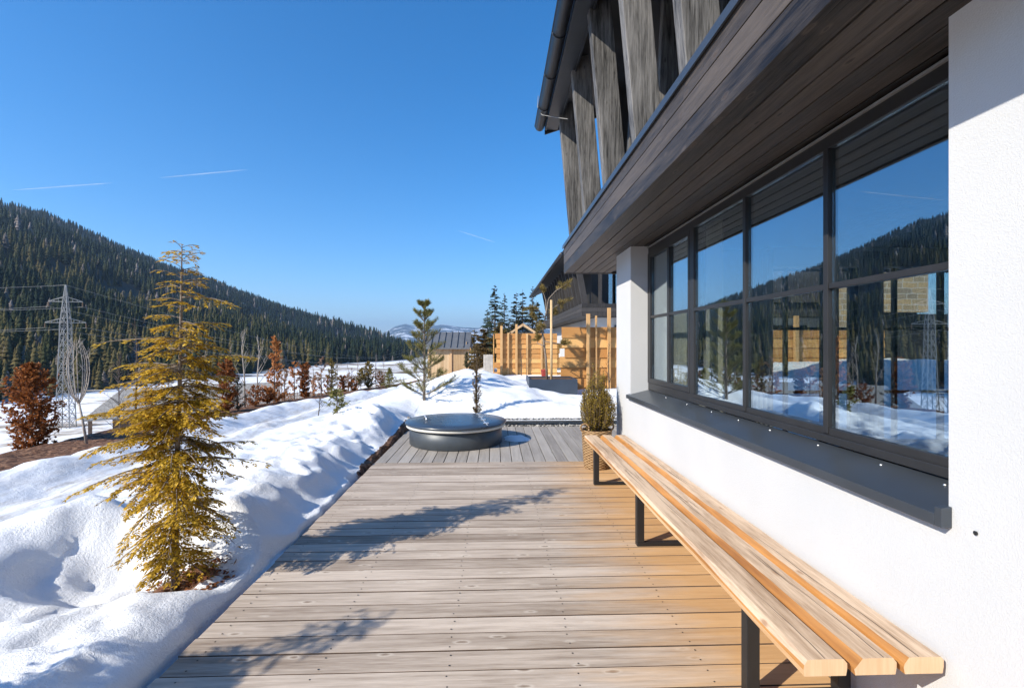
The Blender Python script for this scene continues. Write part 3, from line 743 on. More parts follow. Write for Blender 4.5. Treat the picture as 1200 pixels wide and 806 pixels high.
curtain(5.66, 4.38, 4.68, .05, 2.62, M['sheer'], 'dark curtain deep in the room at the post of the rear window', .03, 5, 'x')

# ---------------------------------------------------------------- bench
def bench_checks(o, si, xa, xb):
    # open drying checks: thin dark slivers following the grain
    for k in range(9):
        m = MB(); y = (R.uniform(.05, 3.6) if k else .003); L = R.uniform(.25, .75); x = R.uniform(xa+.045, xb-.035) - 1.03; n_ = 12; b = len(m.v)
        for j in range(n_+1):
            t = j/n_; w_ = .0016*math.sin(math.pi*min(1, t if k else .5+t/2))+.0002; xx = x+.004*math.sin(t*5+k)+.0015*R.uniform(-1,1); m.v += [(xx-w_, y+L*t, .4506), (xx+w_, y+L*t, .4506)]
        for j in range(n_): q_ = b+2*j; m.f.append((q_, q_+1, q_+3, q_+2)); m.m.append(0)
        m.build('drying_crack', M['bark_dark'], o)
def build_bench():
    root = empty('bench', (1.03, 1.57, 0)); tag(root, 'long slatted wooden bench on black steel frames along the white wall', 'bench')
    y0, y1 = 1.57, 5.53; zt, th = .45, .056
    spans = [(1.028, 1.175, 'a'), (1.200, 1.345, 'b'), (1.368, 1.508, 'c')]
    for si, (xa, xb, s) in enumerate(spans):
        m = MB(); ny = 160; prof = []
        for j in range(ny+1):
            y = y0 + (y1-y0)*j/ny + (R.uniform(-.0,.0))
            cl = .007 + .016*(vnoise(np.array([y*2.6]), np.array([si*5.]), 3)[0]+.5) + (.024*(vnoise(np.array([y*1.5]), np.array([si*3.+2]), 6)[0]+.5) if si else .002) + .006*vnoise(np.array([y*9]), np.array([si*4.]), 13)[0]
            if si == 0: cl = .004 + .018*(vnoise(np.array([y*3.3]), np.array([1.]), 3)[0]+.5)
            cr = .008 + .006*(vnoise(np.array([y*2.6]), np.array([si*7.+1]), 5)[0]+.5)
            wv = .006*vnoise(np.array([y*1.7]), np.array([si*2.+9]), 8)[0]
            prof.append([(xa+wv+.004, zt-th),(xb-.004, zt-th),(xb, zt-th*.6),(xb, zt-cr*1.3),(xb-cr, zt-.001),(xb-cr-.02, zt),(xa+wv+cl+.02, zt),(xa+wv+cl, zt-.001),(xa+wv+.003, zt-cl*1.0-.004),(xa+wv, zt-th*.6)])
            b = len(m.v); m.v += [(p[0]-1.03, y-1.57, p[1]) for p in prof[-1]]
        npf = 10; matidx = [1,1,1,1,0,0,0,1,1,1] if si else [1,1,1,1,0,0,0,0,1,3]
        for j in range(ny):
            for k in range(npf):
                k2 = (k+1) % npf; m.f.append((j*npf+k, (j+1)*npf+k, (j+1)*npf+k2, j*npf+k2)); m.m.append(matidx[k])
        m.f.append(tuple(range(npf))); m.m.append(2); m.f.append(tuple(ny*npf+k for k in range(npf))[::-1]); m.m.append(2)
        # drying checks running along the top near the end
        o = m.build('seat_plank', [M['bench_top'], M['bench_side'], M['bench_end'], M['bench_face']], root)
        bench_checks(o, si, xa, xb)
    for y in (2.0, 3.56, 5.11):
        m = MB(); y -= 1.57; w_ = .05
        for x in (.02, .41): m.box(x, x+.055, y-.025, y+.025, .03, zt-th-.012)
        m.box(.02, .465, y-.025, y+.025, .003, .029); m.box(.02, .465, y-.025, y+.025, zt-th-.0115, zt-th-.001)
        m.build('leg_frame', M['steel'], root, bevel=.003)
build_bench()

# ---------------------------------------------------------------- hot tub
def build_tub():
    cx, cyy = -.60, 7.45
    root = empty('hot_tub', (cx, cyy, 0)); tag(root, 'round sunken grey hot tub with a dark folding lid on the deck', 'hot tub')
    MB().lathe([(.70,.003),(.705,.01),(.705,.245),(.69,.25)], 72).build('shell', M['tub'], root, smooth=True)
    MB().lathe([(.69,.252),(.745,.254),(.752,.262),(.752,.288),(.745,.295),(.60,.296)], 72).build('rim', M['rim'], root, smooth=True)
    m = MB(); m.lathe([(.74,.299),(.765,.300),(.772,.306),(.772,.322),(.762,.332),(.5,.340),(.2,.343),(.0001,.343)], 80)
    lid = m.build('lid', M['lid'], root, smooth=True)
    a0 = Vector((.30,.66,0)); a1 = Vector((.49,-.56,0)); m = MB(); d = (a1-a0)
    m.bar(a0+Vector((0,0,.343)), a1+Vector((0,0,.343)), .016, .006)
    for t in (.12, .38, .62, .88):
        p = a0.lerp(a1, t); dd = d.normalized(); m.bar(p-dd*.03+Vector((0,0,.350)), p+dd*.03+Vector((0,0,.350)), .075, .007)
    m.build('hinge', M['chrome'], lid)
    m = MB(); m.tube([(-.50,.12,.335),(-.50,.12,.375),(-.47,.0,.385),(-.44,-.12,.375),(-.44,-.12,.335)], .012, 8); m.build('handle', M['chrome'], lid, smooth=True)
build_tub()
# thin ice / snow remnant beside the tub
m = MB(); b = 0; n_ = 40
for ring, (f, z) in enumerate(((1,.003),(.85,.02),(.5,.032),(.0,.035))):
    for k in range(n_):
        a = 2*math.pi*k/n_; q_ = (1 + .35*vnoise(np.array([math.cos(a)*2+5]), np.array([math.sin(a)*2]), 2)[0])*f
        m.v.append((.33+.20*q_*math.cos(a), 7.62+.26*q_*math.sin(a), z))
for ring in range(3):
    for k in range(n_): k2=(k+1)%n_; m.f.append((ring*n_+k, ring*n_+k2, (ring+1)*n_+k2, (ring+1)*n_+k)); m.m.append(0)
tag(m.build('snow_patch', M['snow'], smooth=True), 'small patch of melting snow on the boards beside the tub', 'snow patch')

# ---------------------------------------------------------------- plants
def rvec(): 
    v = Vector((R.gauss(0,1),R.gauss(0,1),R.gauss(0,1))); return v.normalized()
def branch_path(p, az, L, rise, droop, n_=6, wob=.06):
    pts = [Vector(p)]; d = Vector((math.cos(az), math.sin(az), rise)).normalized()
    for k in range(n_):
        d = (d + Vector((R.uniform(-wob,wob), R.uniform(-wob,wob), -droop/n_ + R.uniform(-wob,wob)*.5))).normalized(); pts.append(pts[-1] + d*L/n_)
    return pts
def lerp_path(pts, t):
    f = t*(len(pts)-1); i_ = min(int(f), len(pts)-2); return pts[i_].lerp(pts[i_+1], f-i_), (pts[i_+1]-pts[i_]).normalized()
def spray(fo, pts, t0, t1, dens, sl, nl, nw, hang=.35):
    """flat drooping spray: side twigs bearing small needle leaves"""
    L = sum((pts[i_+1]-pts[i_]).length for i_ in range(len(pts)-1)); n_ = max(3, int(L*(t1-t0)*dens))
    for k in range(n_):
        t = t0 + (t1-t0)*(k+R.random())/n_; p, d = lerp_path(pts, min(t,.999)); side = d.cross(Vector((0,0,1)))
        if side.length < .1: side = rvec()
        side.normalize(); side *= (1 if k % 2 else -1)
        l = sl*(1.15-.75*t)*R.uniform(.6,1.15); dd = (d*.75 + side*.85 + Vector((0,0,R.uniform(-.25,.25)-hang*.5))).normalized()
        q_ = p.copy(); nn = max(3, int(l/nl*2.2))
        for j in range(nn):
            dd = (dd + Vector((0,0,-hang*.12))).normalized(); q_ = q_ + dd*l/nn
            for s in (-1, 1):
                ld = (dd*.8 + dd.cross(Vector((0,0,1))).normalized()*s*.8 + rvec()*.25); fo.leaf(q_, ld, Vector((0,0,1))+rvec()*.6, nl*R.uniform(.8,1.4), nw*R.uniform(.8,1.3))
        fo.leaf(q_, dd, Vector((0,0,1))+rvec()*.4, nl*1.3, nw)
def gold_tree(name, base, h, label, seed, lean=.04, spread=1.0, long=True, low=True):
    global R; keepR = R; R = random.Random(seed)
    root = empty(name, base); tag(root, label, 'conifer')
    tr, fo = MB(), MB()
    tp = [Vector((0,0,-.05)), Vector((lean*.2,0,.3*h)), Vector((lean*.6,.01,.6*h)), Vector((lean,.0,.85*h)), Vector((lean*1.1,0,h))]
    tr.tube(tp, [.024,.017,.012,.007,.0025], 8)
    def tpos(z):
        f = min(max((z+.05)/(h+.05),0),.999)*0; 
        for i_ in range(4):
            if tp[i_+1].z >= z: return tp[i_].lerp(tp[i_+1], (z-tp[i_].z)/(tp[i_+1].z-tp[i_].z))
        return tp[-1]
    specs = []
    # dense skirt
    for k in range(112):
        z = h*(.07 + .53*R.random()**.95); t = z/h
        L = spread*float(np.interp(t, [.05,.15,.36,.5,.62], [.15,.27,.41,.37,.28]))*R.uniform(.5,1.15); specs.append((z, R.uniform(0,6.283), L, R.uniform(-.25,.35), R.uniform(.35,.95), 1.0))
    for k in range(62):
        z = h*R.uniform(.48,.78); specs.append((z, R.uniform(0,6.283), spread*R.uniform(.12,.30)*(1.25-.6*(z/h-.48)/.3), R.uniform(.0,.4), .55, .85))
    for k in range(16):
        z = h*R.uniform(.80,.985); specs.append((z, R.uniform(0,6.283), spread*(.05+.85*(1-z/h))*R.uniform(.4,.9), .5, .6, .5))
    if long:
        L_ = math.pi
        specs += [(1.60,L_+.1,.50,.20,.35,.9),(1.44,L_-.1,.38,.25,.4,.9),(1.36,L_+.25,.40,.15,.4,.9),(1.28,L_-.3,.36,.2,.4,.9),(1.16,L_+.05,.56,.12,.35,1),(1.08,L_-.25,.42,.1,.4,1),
                  (1.02,L_+.3,.5,.05,.4,1),(.93,L_-.1,.55,.0,.4,1),(.84,L_+.1,.62,-.05,.4,1),(.76,L_,.50,-.1,.5,1),(1.48,.0,.46,.28,.35,.8),(1.88,.0,.36,.15,.55,.35),(1.36,.2,.30,.25,.4,.9),(1.22,-.3,.36,.2,.5,1),
                  (.86,.05,.56,.05,.25,.55),(.80,.3,.42,.0,.5,.8),(.62,-.1,.44,-.05,.8,.7),(.5,.2,.42,-.1,.9,.8),(1.98,.4,.18,.4,.4,.4),(1.94,2.8,.10,.5,.4,.4),(1.75,L_,.18,.3,.4,.7),(1.70,.3,.26,.35,.4,.7)]
    for z, az, L, rise, droop, dens in specs:
        p = tpos(z); pts = branch_path(p, az, L, rise, droop)
        dens *= R.choice((.3,.8,1.2,1.9)); tr.tube(pts, [.0065*(.5+L),.006*(.5+L),.005*(.5+L),.004*(.5+L),.003,.002,.001], 5, False)
        spray(fo, pts, .10 if z < .55*h else .2, 1.0, 58*dens, .12, .023, .0100)
    # leader nods over
    for k in range(15):
        z = h*R.uniform(.86,1.0); pts = branch_path(tpos(z), R.uniform(0,6.283), R.uniform(.06,.16), 1.0, .9); tr.tube(pts, .0018, 4, False); spray(fo, pts, .15, 1, 40, .045, .018, .007)
    tr.build('trunk', M['bark'], root, smooth=True); fo.build('foliage', M['gold'], root)
    R = keepR; return root
tz = ground_z(*TREE_XY)
gold_tree('golden_conifer', (TREE_XY[0], TREE_XY[1], tz), 2.13 - tz, 'tall golden yellow conifer with drooping sprays in the snow beside the deck', 11)
# the second one, just left of the frame, throws the near shadow on the boards
sx_, sy_ = -.62-2.24, 2.72-2.28*.68
gold_tree('golden_conifer', (sx_, sy_, ground_z(sx_, sy_)), 1.74, 'golden conifer by the near corner of the deck, cut off by the photo edge', 23, .02, 1.25, False)

def pine_tufts(fo, pts, t0, n_, nl, nw, up=.35):
    for k in range(n_):
        t = t0 + (1-t0)*(k+R.random())/n_; p, d = lerp_path(pts, min(t,.999)); dd = (d*.8 + rvec()*.85 + Vector((0,0,up))).normalized()
        fo.leaf(p, dd, rvec(), nl*R.uniform(.7,1.15), nw)
def pine(name, base, h, label, nwh=7, spread=.55, mat='pine', nl=.075, bark='bark', top=.30, needles=90, bottom=.05, cat='pine tree'):
    root = empty(name, base); tag(root, label, cat); tr, fo = MB(), MB()
    tr.tube([(0,0,-.1),(.01,0,h*.5),(0,.01,h*.88),(0,0,h)], [.032*h/2,.022*h/2,.010*h/2,.004], 7)
    pts = [Vector((0,0,h*.78)), Vector((0,0,h*.9)), Vector((0,0,h))]; pine_tufts(fo, pts, .1, needles*2, nl, nl*.07, .7)
    for wv in range(nwh):
        t = bottom + (.93-bottom)*wv/(nwh-1); z = h*t; nb_ = R.randint(5,7); a0 = R.uniform(0,6)
        for k in range(nb_):
            L = spread*(1.05-t)**.8*R.uniform(.7,1.15)+.05; rise = .25+.9*t; p = branch_path((0,0,z), a0+k*6.283/nb_+R.uniform(-.3,.3), L, rise, -.35, 5, .1)
            tr.tube(p, [.010*h/2,.009*h/2,.008*h/2,.006*h/2,.004,.003], 5, False); pine_tufts(fo, p, top, int(needles*(.5+L)), nl, nl*.075)
            for s in range(3):
                q_, d = lerp_path(p, R.uniform(.35,.85)); az = math.atan2(d.y,d.x)+R.choice((-1,1))*R.uniform(.5,.9)
                pp = branch_path(q_, az, L*.4, rise*.8, -.4, 4, .1); tr.tube(pp, .004, 4, False); pine_tufts(fo, pp, .15, int(needles*.55), nl, nl*.075)
    tr.build('trunk', M[bark], root, smooth=True); fo.build('foliage', M[mat], root); return root
def G(px, d): x, y = at(px, d); return (x, y, ground_z(x, y))
R.seed(41)
b_ = G(497, 10.2); pine('young_pine', b_, at(492,10.2,354)[2]-b_[2], 'young green pine standing in the snow beyond the hot tub', 8, .66, needles=95, nl=.085, top=.3)

def column(name, base, h, w_, n_, label, mat, cat, ll=.045, lw=.028, up=.35, prof=None, bark='bark_dark', trunk0=.0, stems=1, sparse=0, group=None):
    """narrow crown of many small leaves on short side twigs"""
    root = empty(name, base); tag(root, label, cat, group); tr, fo = MB(), MB()
    tr.tube([(0,0,-.08),(R.uniform(-.02,.02),0,h*.5),(R.uniform(-.02,.02),0,h*.97)], [.016*h**.5,.011*h**.5,.003], 6)
    prof = prof or [(0,.35),(.15,.8),(.4,1),(.7,.85),(.9,.5),(1,.08)]
    pz, pr = [p[0] for p in prof], [p[1] for p in prof]
    nt_ = max(14, n_//26)
    for k in range(nt_):
        t = trunk0 + (1-trunk0)*(k+R.random())/nt_; rmax = w_/2*float(np.interp(t, pz, pr))*R.uniform(.65,1.18)
        az = R.uniform(0,6.283); z = h*(t*.97); pts = branch_path((0,0,max(z-rmax*up,.02)), az, max(rmax*1.15,.03), up*1.3, -.2, 4, .16)
        tr.tube(pts, [.004,.0035,.003,.002,.001], 4, False)
        for j in range(max(3, n_//nt_)):
            p, d = lerp_path(pts, R.uniform(.15,1)*.999); dd = d*.5 + rvec()*.8 + Vector((0,0,up*.5)); fo.leaf(p+rvec()*.015, dd, rvec(), ll*R.uniform(.6,1.2), lw*R.uniform(.7,1.2))
    tr.build('trunk', M[bark], root); fo.build('foliage', M[mat], root); return root
def bare_tree(name, base, h, label, bark='bark_pale', spread=.5, nb_=12, cat='bare tree', up=1.2, arch=0, r0=.016):
    root = empty(name, base); tag(root, label, cat); tr, tw = MB(), MB()
    tp = [Vector((0,0,-.1)), Vector((R.uniform(-.03,.03),R.uniform(-.03,.03),h*.4)), Vector((R.uniform(-.05,.05),R.uniform(-.05,.05),h*.75)), Vector((R.uniform(-.05,.05),0,h))]
    tr.tube(tp, [r0*h**.5, r0*.75*h**.5, r0*.45*h**.5, .003], 6)
    for k in range(nb_):
        t = .25+.7*k/nb_; p, _ = lerp_path(tp, t); L = h*spread*(1.05-t)*R.uniform(.6,1.1)
        pts = branch_path(p, R.uniform(0,6.283), L, up, arch, 5, .13); tw.tube(pts, [.0065*h**.5,.005*h**.5,.004*h**.5,.003,.002,.0015], 4, False)
        for s in range(3):
            q_, d = lerp_path(pts, R.uniform(.3,.9)); pp = branch_path(q_, R.uniform(0,6.283), L*.4, up*.9, arch, 4, .15); tw.tube(pp, [.003,.0025,.002,.0015,.001], 4, False)
    tr.build('trunk', M[bark], root, smooth=True); tw.build('branches', M[bark], root); return root

# planting strip along the edge of the terrace
def leafy(px, d, top, w_, n_, label, mat, **kw):
    b = G(px, d); return column(kw.pop('name','hedge_tree'), b, at(px,d,top)[2]-b[2], w_, n_, label, mat, kw.pop('cat','tree'), **kw)
leafy(38, 7.0, 424, .64, 4800, 'dense copper leaved hornbeam at the bark strip left of the pylon', 'copper', name='hornbeam', ll=.055, lw=.032, prof=[(0,.35),(.12,.75),(.4,1),(.75,.95),(.92,.55),(1,.12)])
leafy(265, 10.6, 419, .42, 2400, 'dark rust brown hornbeam column just right of the golden conifer', 'copper', name='hornbeam', ll=.06, lw=.035, prof=[(0,.6),(.3,1),(.8,.9),(1,.3)])
leafy(279, 10.8, 441, .42, 1400, 'small dark green fir bush at the foot of the rust brown hornbeam', 'fir', name='fir_bush', ll=.05, lw=.012)
leafy(322, 12.4, 393, .62, 1500, 'bright orange beech sapling, tallest of the coloured saplings in the row', 'orange', name='beech', ll=.065, lw=.04, prof=[(0,1.1),(.25,1),(.5,.65),(.8,.5),(1,.1)])
leafy(345, 13.4, 424, .40, 320, 'sparse pale orange sapling between orange beech and brown column', 'orange', name='beech', ll=.06, lw=.04, trunk0=.3)
leafy(357, 13.5, 425, .36, 2200, 'square topped dense brown hornbeam column in the sapling row', 'copper', name='hornbeam', ll=.055, lw=.035, prof=[(0,.8),(.5,.9),(.97,1),(1,.7)])
leafy(377, 15.0, 417, .55, 420, 'thin pinkish sapling with dry leaves in the row of saplings', 'pinkleaf', name='beech', ll=.06, lw=.04, trunk0=.25)
leafy(389, 15.2, 419, .42, 900, 'pale olive sapling standing right of the pinkish one', 'olive', name='oak_sapling', ll=.06, lw=.035, trunk0=.1)
leafy(401, 15.6, 440, .36, 1000, 'low dark brown hornbeam left of the small orange shrub', 'copper', name='hornbeam', ll=.06, lw=.035, prof=[(0,.6),(.5,.8),(1,.6)])
leafy(414, 15.6, 444, .36, 800, 'low orange shrub among the saplings near the pine', 'orange', name='beech', ll=.055, lw=.035)
leafy(423, 16.0, 432, .34, 800, 'olive green sapling touching a taller leafless stem', 'olive', name='oak_sapling', ll=.06, lw=.035, trunk0=.3)
leafy(432, 16.2, 423, .50, 1300, 'broad yellowish sapling, tallest near the right end of the row', 'olive', name='oak_sapling', ll=.06, lw=.04)
leafy(457, 15.5, 431, .62, 2600, 'small green spruce at the right end of the sapling row', 'pine', name='small_spruce', cat='conifer', ll=.06, lw=.012, prof=[(0,1),(.3,.85),(.7,.4),(1,.06)], up=.1)
bt = G(103, 7.0); hh_ = at(90,7.0,398)[2]-bt[2]
root = empty('bare_sapling', bt); tag(root, 'slim leafless sapling whose stems arch into an oval in front of the pylon', 'bare tree'); tr, tw = MB(), MB()
lx = at(90,7.0)[0]-bt[0]
tr.tube([(0,0,-.1),(lx*.45,0,hh_*.22),(lx*.8,0,hh_*.40)], [.020,.016,.013], 7); c0 = Vector((lx*.8,0,hh_*.38)); top = Vector((lx,0,hh_))
for k in range(9):
    a = k*.7+.2; o_ = Vector((math.cos(a),math.sin(a),0))*R.uniform(.10,.17); m1 = c0.lerp(top,.3)+o_*.85; m2 = c0.lerp(top,.68)+o_; e_ = c0.lerp(top, R.uniform(.9,1.05))+o_*.35
    p_ = [c0, c0.lerp(m1,.5)+o_*.12, m1, m1.lerp(m2,.5)+o_*.1, m2, m2.lerp(e_,.5)+o_*.1, e_]; tw.tube(p_, [.008,.007,.0065,.006,.005,.004,.002], 5, False)
    for q_ in range(4):
        s_, d_ = lerp_path(p_, R.uniform(.3,.95)); tw.tube(branch_path(s_, R.uniform(0,6.28), R.uniform(.1,.22), 1.2, 0, 4, .15), [.0035,.003,.0025,.002,.0015], 4, False)
for k in range(4):
    s_ = Vector((lx*.45,0,hh_*R.uniform(.12,.3))); tw.tube(branch_path(s_, R.choice((0.2,2.9)), R.uniform(.2,.35), 1.6, -.5, 5, .12), [.005,.0045,.004,.003,.002,.0015], 4, False)
tr.build('trunk', M['bark_pale'], root, smooth=True); tw.build('branches', M['bark_pale'], root)
bt = G(158, 8.4); bare_tree('bare_sapling', bt, at(158,8.4,372)[2]-bt[2], 'dark leafless sapling half hidden by the left branches of the golden conifer', 'bark_dark', .36, 16, up=.6)
bt = G(287, 11.4); bare_tree('bare_sapling', bt, at(287,11.4,384)[2]-bt[2], 'pale leafless birch sapling with two tall forks left of the orange beech', 'bark_pale', .45, 10, up=2.6)
bt = G(303, 12.0); bare_tree('bare_sapling', bt, at(303,12.0,392)[2]-bt[2], 'leaning pale leafless sapling touching the orange beech', 'bark_pale', .45, 9, up=1.6)
for px, d, top, lab in ((367,14.5,428,'thin leafless stem between the brown column and the pinkish sapling'),(441,16.5,420,'thin leafless stem beside the broad yellowish sapling'),(408,17,425,'thin leafless stem behind the low dark brown hornbeam')):
    bt = G(px, d); bare_tree('bare_sapling', bt, at(px,d,top)[2]-bt[2], lab, 'bark', .3, 9, up=1.8)
for px, d, top, lab in ((140,16,408,'reddish twiggy shrub behind the golden conifer near the barn'),(172,24,415,'reddish brown twiggy bush beyond the barn roof')):
    x, y = at(px, d); bt = (x, y, float(H(x,y,d<12)) - .05); bare_tree('twiggy_shrub', bt, at(px,d,top)[2]-bt[2], lab, 'bark_dark', .32, 46, 'shrub', 1.0, 0, .012)
R.seed(91)
for px, d, top, wd_, n_, mat_, lab in ((334,13.0,432,.34,420,'pinkleaf','thin dry pinkish sapling tucked right of the orange beech'),(369,15.4,440,.4,700,'orange','low orange bush right of the square brown column'),(383,16.4,438,.4,700,'copper','low rusty bush below the pinkish sapling'),(408,16.6,436,.3,320,'pinkleaf','faint pinkish sapling behind the low orange shrub'),(446,17.6,434,.42,700,'brownyew','brown bush left of the small green spruce'),(299,11.6,452,.5,600,'copper','low tangle of rusty twigs and leaves at the foot of the birch'),(313,12.1,455,.55,800,'copper','low rusty bush at the foot of the orange beech')):
    leafy(px, d, top, wd_, n_, lab, mat_, name='leafy_sapling', ll=.055, lw=.035)
for k, (px, d, top, lab) in enumerate(((352,26,421,'bare valley tree behind the square brown column'),(395,30,416,'bare valley tree behind the pale olive sapling'),(418,34,414,'bare valley tree right of centre in the snowy field'),(330,24,412,'bare valley tree beyond the orange beech'),(240,20,400,'bare grey tree showing between the golden conifer branches'),(450,40,414,'bare valley tree near the foot of the wooded hill by the pine'))):
    x, y = at(px, d); zb = float(H(x, y, False)) - .3; bare_tree('bare_tree', (x,y,zb), at(px,d,top)[2]-zb, lab, 'bark', .34, 16, up=1.3, r0=.014)
for k in range(22):
    px = R.uniform(232, 470); d = 11.5 + (px-235)/235*6 + R.uniform(-.4, 2.2); x, y = at(px, d); bt = (x, y, ground_z(x, y) if y < 22 else float(H(x, y, False)))
    o = bare_tree('twig_bush', bt, R.uniform(.45, .95), 'small tangled rust brown twig bush among the saplings along the bark strip', 'rust_twig', .55, 20, 'shrub', 1.3, 0, .007); o['group'] = 'twig bushes along the bark strip'
    fo = MB()
    for q in range(R.choice((0, 60, 140))):
        fo.leaf((R.gauss(0,.13), R.gauss(0,.13), R.uniform(.1,.6)), rvec(), rvec(), .05, .03)
    if fo.v: fo.build('foliage', M['copper'], o)
# little plants poking through the snow
b_ = G(395, 8.15); column('evergreen_shrub', b_, .42, .30, 420, 'small drooping olive evergreen shrub poking through the snow', 'pine', 'shrub', ll=.07, lw=.022, up=-.1, prof=[(0,.8),(.5,1),(1,.5)])
b_ = G(372, 9.0); bare_tree('bare_shrub', b_, .46, 'tiny leafless reddish shrub in the snow left of the evergreen shrub', 'bark_dark', .6, 12, 'shrub', 1.4)
b_ = G(559, 9.4); column('brown_juniper', b_, at(559,9.4,402)[2]-b_[2], .30, 1900, 'slim brown columnar juniper in the snow right behind the tub', 'brownyew', 'juniper', ll=.05, lw=.012, up=.9, prof=[(0,1.0),(.12,.7),(.3,.8),(.6,1),(.85,.9),(1,.25)])
b_ = G(547, 13.5); column('dark_juniper', b_, at(547,13.5,413)[2]-b_[2], .24, 1100, 'narrow dark green juniper standing at the shed corner', 'fir', 'juniper', ll=.05, lw=.012, up=.8)

# ---------------------------------------------------------------- basket with yew
px_, py_ = 1.235, 5.83
bk = empty('wicker_basket', (px_, py_, 0)); tag(bk, 'tall round wicker basket with ring handles at the far bench end', 'basket')
MB().lathe([(.0001,.004),(.15,.004),(.152,.01),(.165,.12),(.175,.28),(.180,.42),(.186,.455),(.180,.468),(.168,.46),(.165,.40)], 48).build('body', M['wick'], bk, smooth=True)
m = MB(); m.lathe([(.164,.415),(.08,.425),(.0001,.43)], 24); m.build('soil', M['soil'], bk, smooth=True)
for s in (-1, 1):
    m = MB(); c0 = Vector((s*.150,-.10*s if s<0 else .05,.50)); c0 = Vector((-.16,-.085,.49)) if s < 0 else Vector((.17,.06,.49))
    m.tube([c0+Vector((.052*math.cos(k*.314)*.9,-.052*math.cos(k*.314)*.4,.052*math.sin(k*.314))) for k in range(21)], .0105, 8); m.build('handle', M['wick'], bk, smooth=True)
R.seed(5)
yw_ = empty('yew_bush', (px_, py_+.01, .43)); tag(yw_, 'dense conical olive yew growing in the wicker basket', 'shrub')
tr, fo = MB(), MB()
for k in range(170):
    a = R.uniform(0,6.283); q_ = R.random()**.5; p0 = Vector((.05*math.cos(a)*q_, .05*math.sin(a)*q_, -.01)); ht = .83*(1-.55*q_**1.6)*R.uniform(.72,1.03); ro = .185*q_*R.uniform(.8,1.1)
    pts = [p0, p0+Vector((ro*.75*math.cos(a), ro*.75*math.sin(a), ht*.33)), p0+Vector((ro*math.cos(a), ro*math.sin(a), ht*.66)), p0+Vector((ro*.9*math.cos(a)+R.uniform(-.02,.02), ro*.9*math.sin(a)+R.uniform(-.02,.02), ht))]
    tr.tube(pts, [.005,.004,.003,.0015], 4, False)
    for j in range(85):
        t = .08+.92*R.random()**.8; p, d = lerp_path(pts, min(t,.999)); dd = d*.7+rvec()*.75; fo.leaf(p+rvec()*.012, dd, rvec(), R.uniform(.018,.036), R.uniform(.005,.008))
tr.build('stems', M['bark_dark'], yw_); fo.build('foliage', M['yew'], yw_)

# ---------------------------------------------------------------- fences
def fence(name, x0, x1, y, z0, z1, nb_, posts, label, side=None, ptop=.12):
    root = empty(name, ((x0+x1)/2, y, z0)); tag(root, label, 'fence'); ox, oy, oz = root.location
    m = MB(); ph = (z1-z0)/nb_
    for k in range(nb_):
        a, b = z0+k*ph, z0+(k+1)*ph
        segs = [x0 - R.uniform(-.12,.04)]; 
        while segs[-1] < x1-2.6: segs.append(segs[-1]+R.uniform(2.2,3.4))
        segs.append(x1)
        for s0, s1 in zip(segs[:-1], segs[1:]):
            o0, o1 = (.045, .008)
            m.hexa([(s0-ox,-o0,a-oz+.004),(s1-.004-ox,-o0,a-oz+.004),(s1-.004-ox,.02,a-oz+.004),(s0-ox,.02,a-oz+.004),(s0-ox,-o1,b-oz+.03),(s1-.004-ox,-o1,b-oz+.03),(s1-.004-ox,.02-o1*2,b-oz+.03),(s0-ox,.02-o1*2,b-oz+.03)])
    m.build('boards', M['larch'], root)
    for px, tp, w_ in posts:
        m = MB(); m.box(px-w_/2-ox, px+w_/2-ox, -.05-w_, -.051, z0-.3-oz, tp-oz); m.build('post', M['fence_post'], root, bevel=.005)
    if side:
        m = MB()
        for k in range(nb_):
            a, b = z0+k*ph, z0+(k+1)*ph; m.box(x0-ox-.06, x0-ox-.02, .03, side+R.uniform(-.3,.3), a-oz+.004, b-oz-.004)
        m.build('return_boards', M['larch'], root)
    return root
D1 = 13.6; fx = lambda px, d: at(px, d)[0]
zt1 = at(690,D1,384.5)[2]
fence('timber_fence', fx(657,D1), 11.2, at(690,D1)[1], .0, zt1, 7, [(fx(688.5,D1),at(0,D1,368)[2],.10),(fx(713,D1),at(0,D1,361)[2],.09),(fx(698,D1),at(0,D1,370)[2],.05),(5.6,2.45,.09),(7.35,2.2,.10),(8.55,2.3,.11),(9.35,2.25,.08)], 'orange larch board fence with tall posts behind the basket and house corner')
D2 = 21.5
fence('timber_fence', fx(579.5,D2), fx(653,D2), at(615,D2)[1], -.0, at(0,D2,391.5)[2], 9, [(fx(587.5,D2),at(0,D2,382)[2],.11),(fx(595.5,D2),at(0,D2,390)[2],.08),(fx(605,D2),at(0,D2,380)[2],.10),(fx(617.5,D2),at(0,D2,391)[2],.09),(fx(634.5,D2),at(0,D2,393)[2],.08)], 'farther orange board fence with a row of slim posts behind the planter', 1.8)
# grey planter box
x0, x1, y0p = fx(620,12.2), fx(677,12.2), at(650,12.2)[1]
pr = empty('planter_box', ((x0+x1)/2, y0p, .0)); tag(pr, 'low slate blue planter box half buried in snow before the fence', 'planter')
m = MB(); w2 = (x1-x0)/2; zt_ = at(0,12.2,444.5)[2]
m.box(-w2, w2, 0, .03, -.2, zt_); m.box(-w2,w2,1.2,1.23,-.2,zt_); m.box(-w2,-w2+.03,.031,1.199,-.2,zt_+.03); m.box(w2-.03,w2,.031,1.199,-.2,zt_); m.build('panel', M['planter'], pr)
m = MB(); m.box(-w2+.031,w2-.031,.031,1.199,-.2,zt_-.03); m.build('soil', M['soil'], pr)
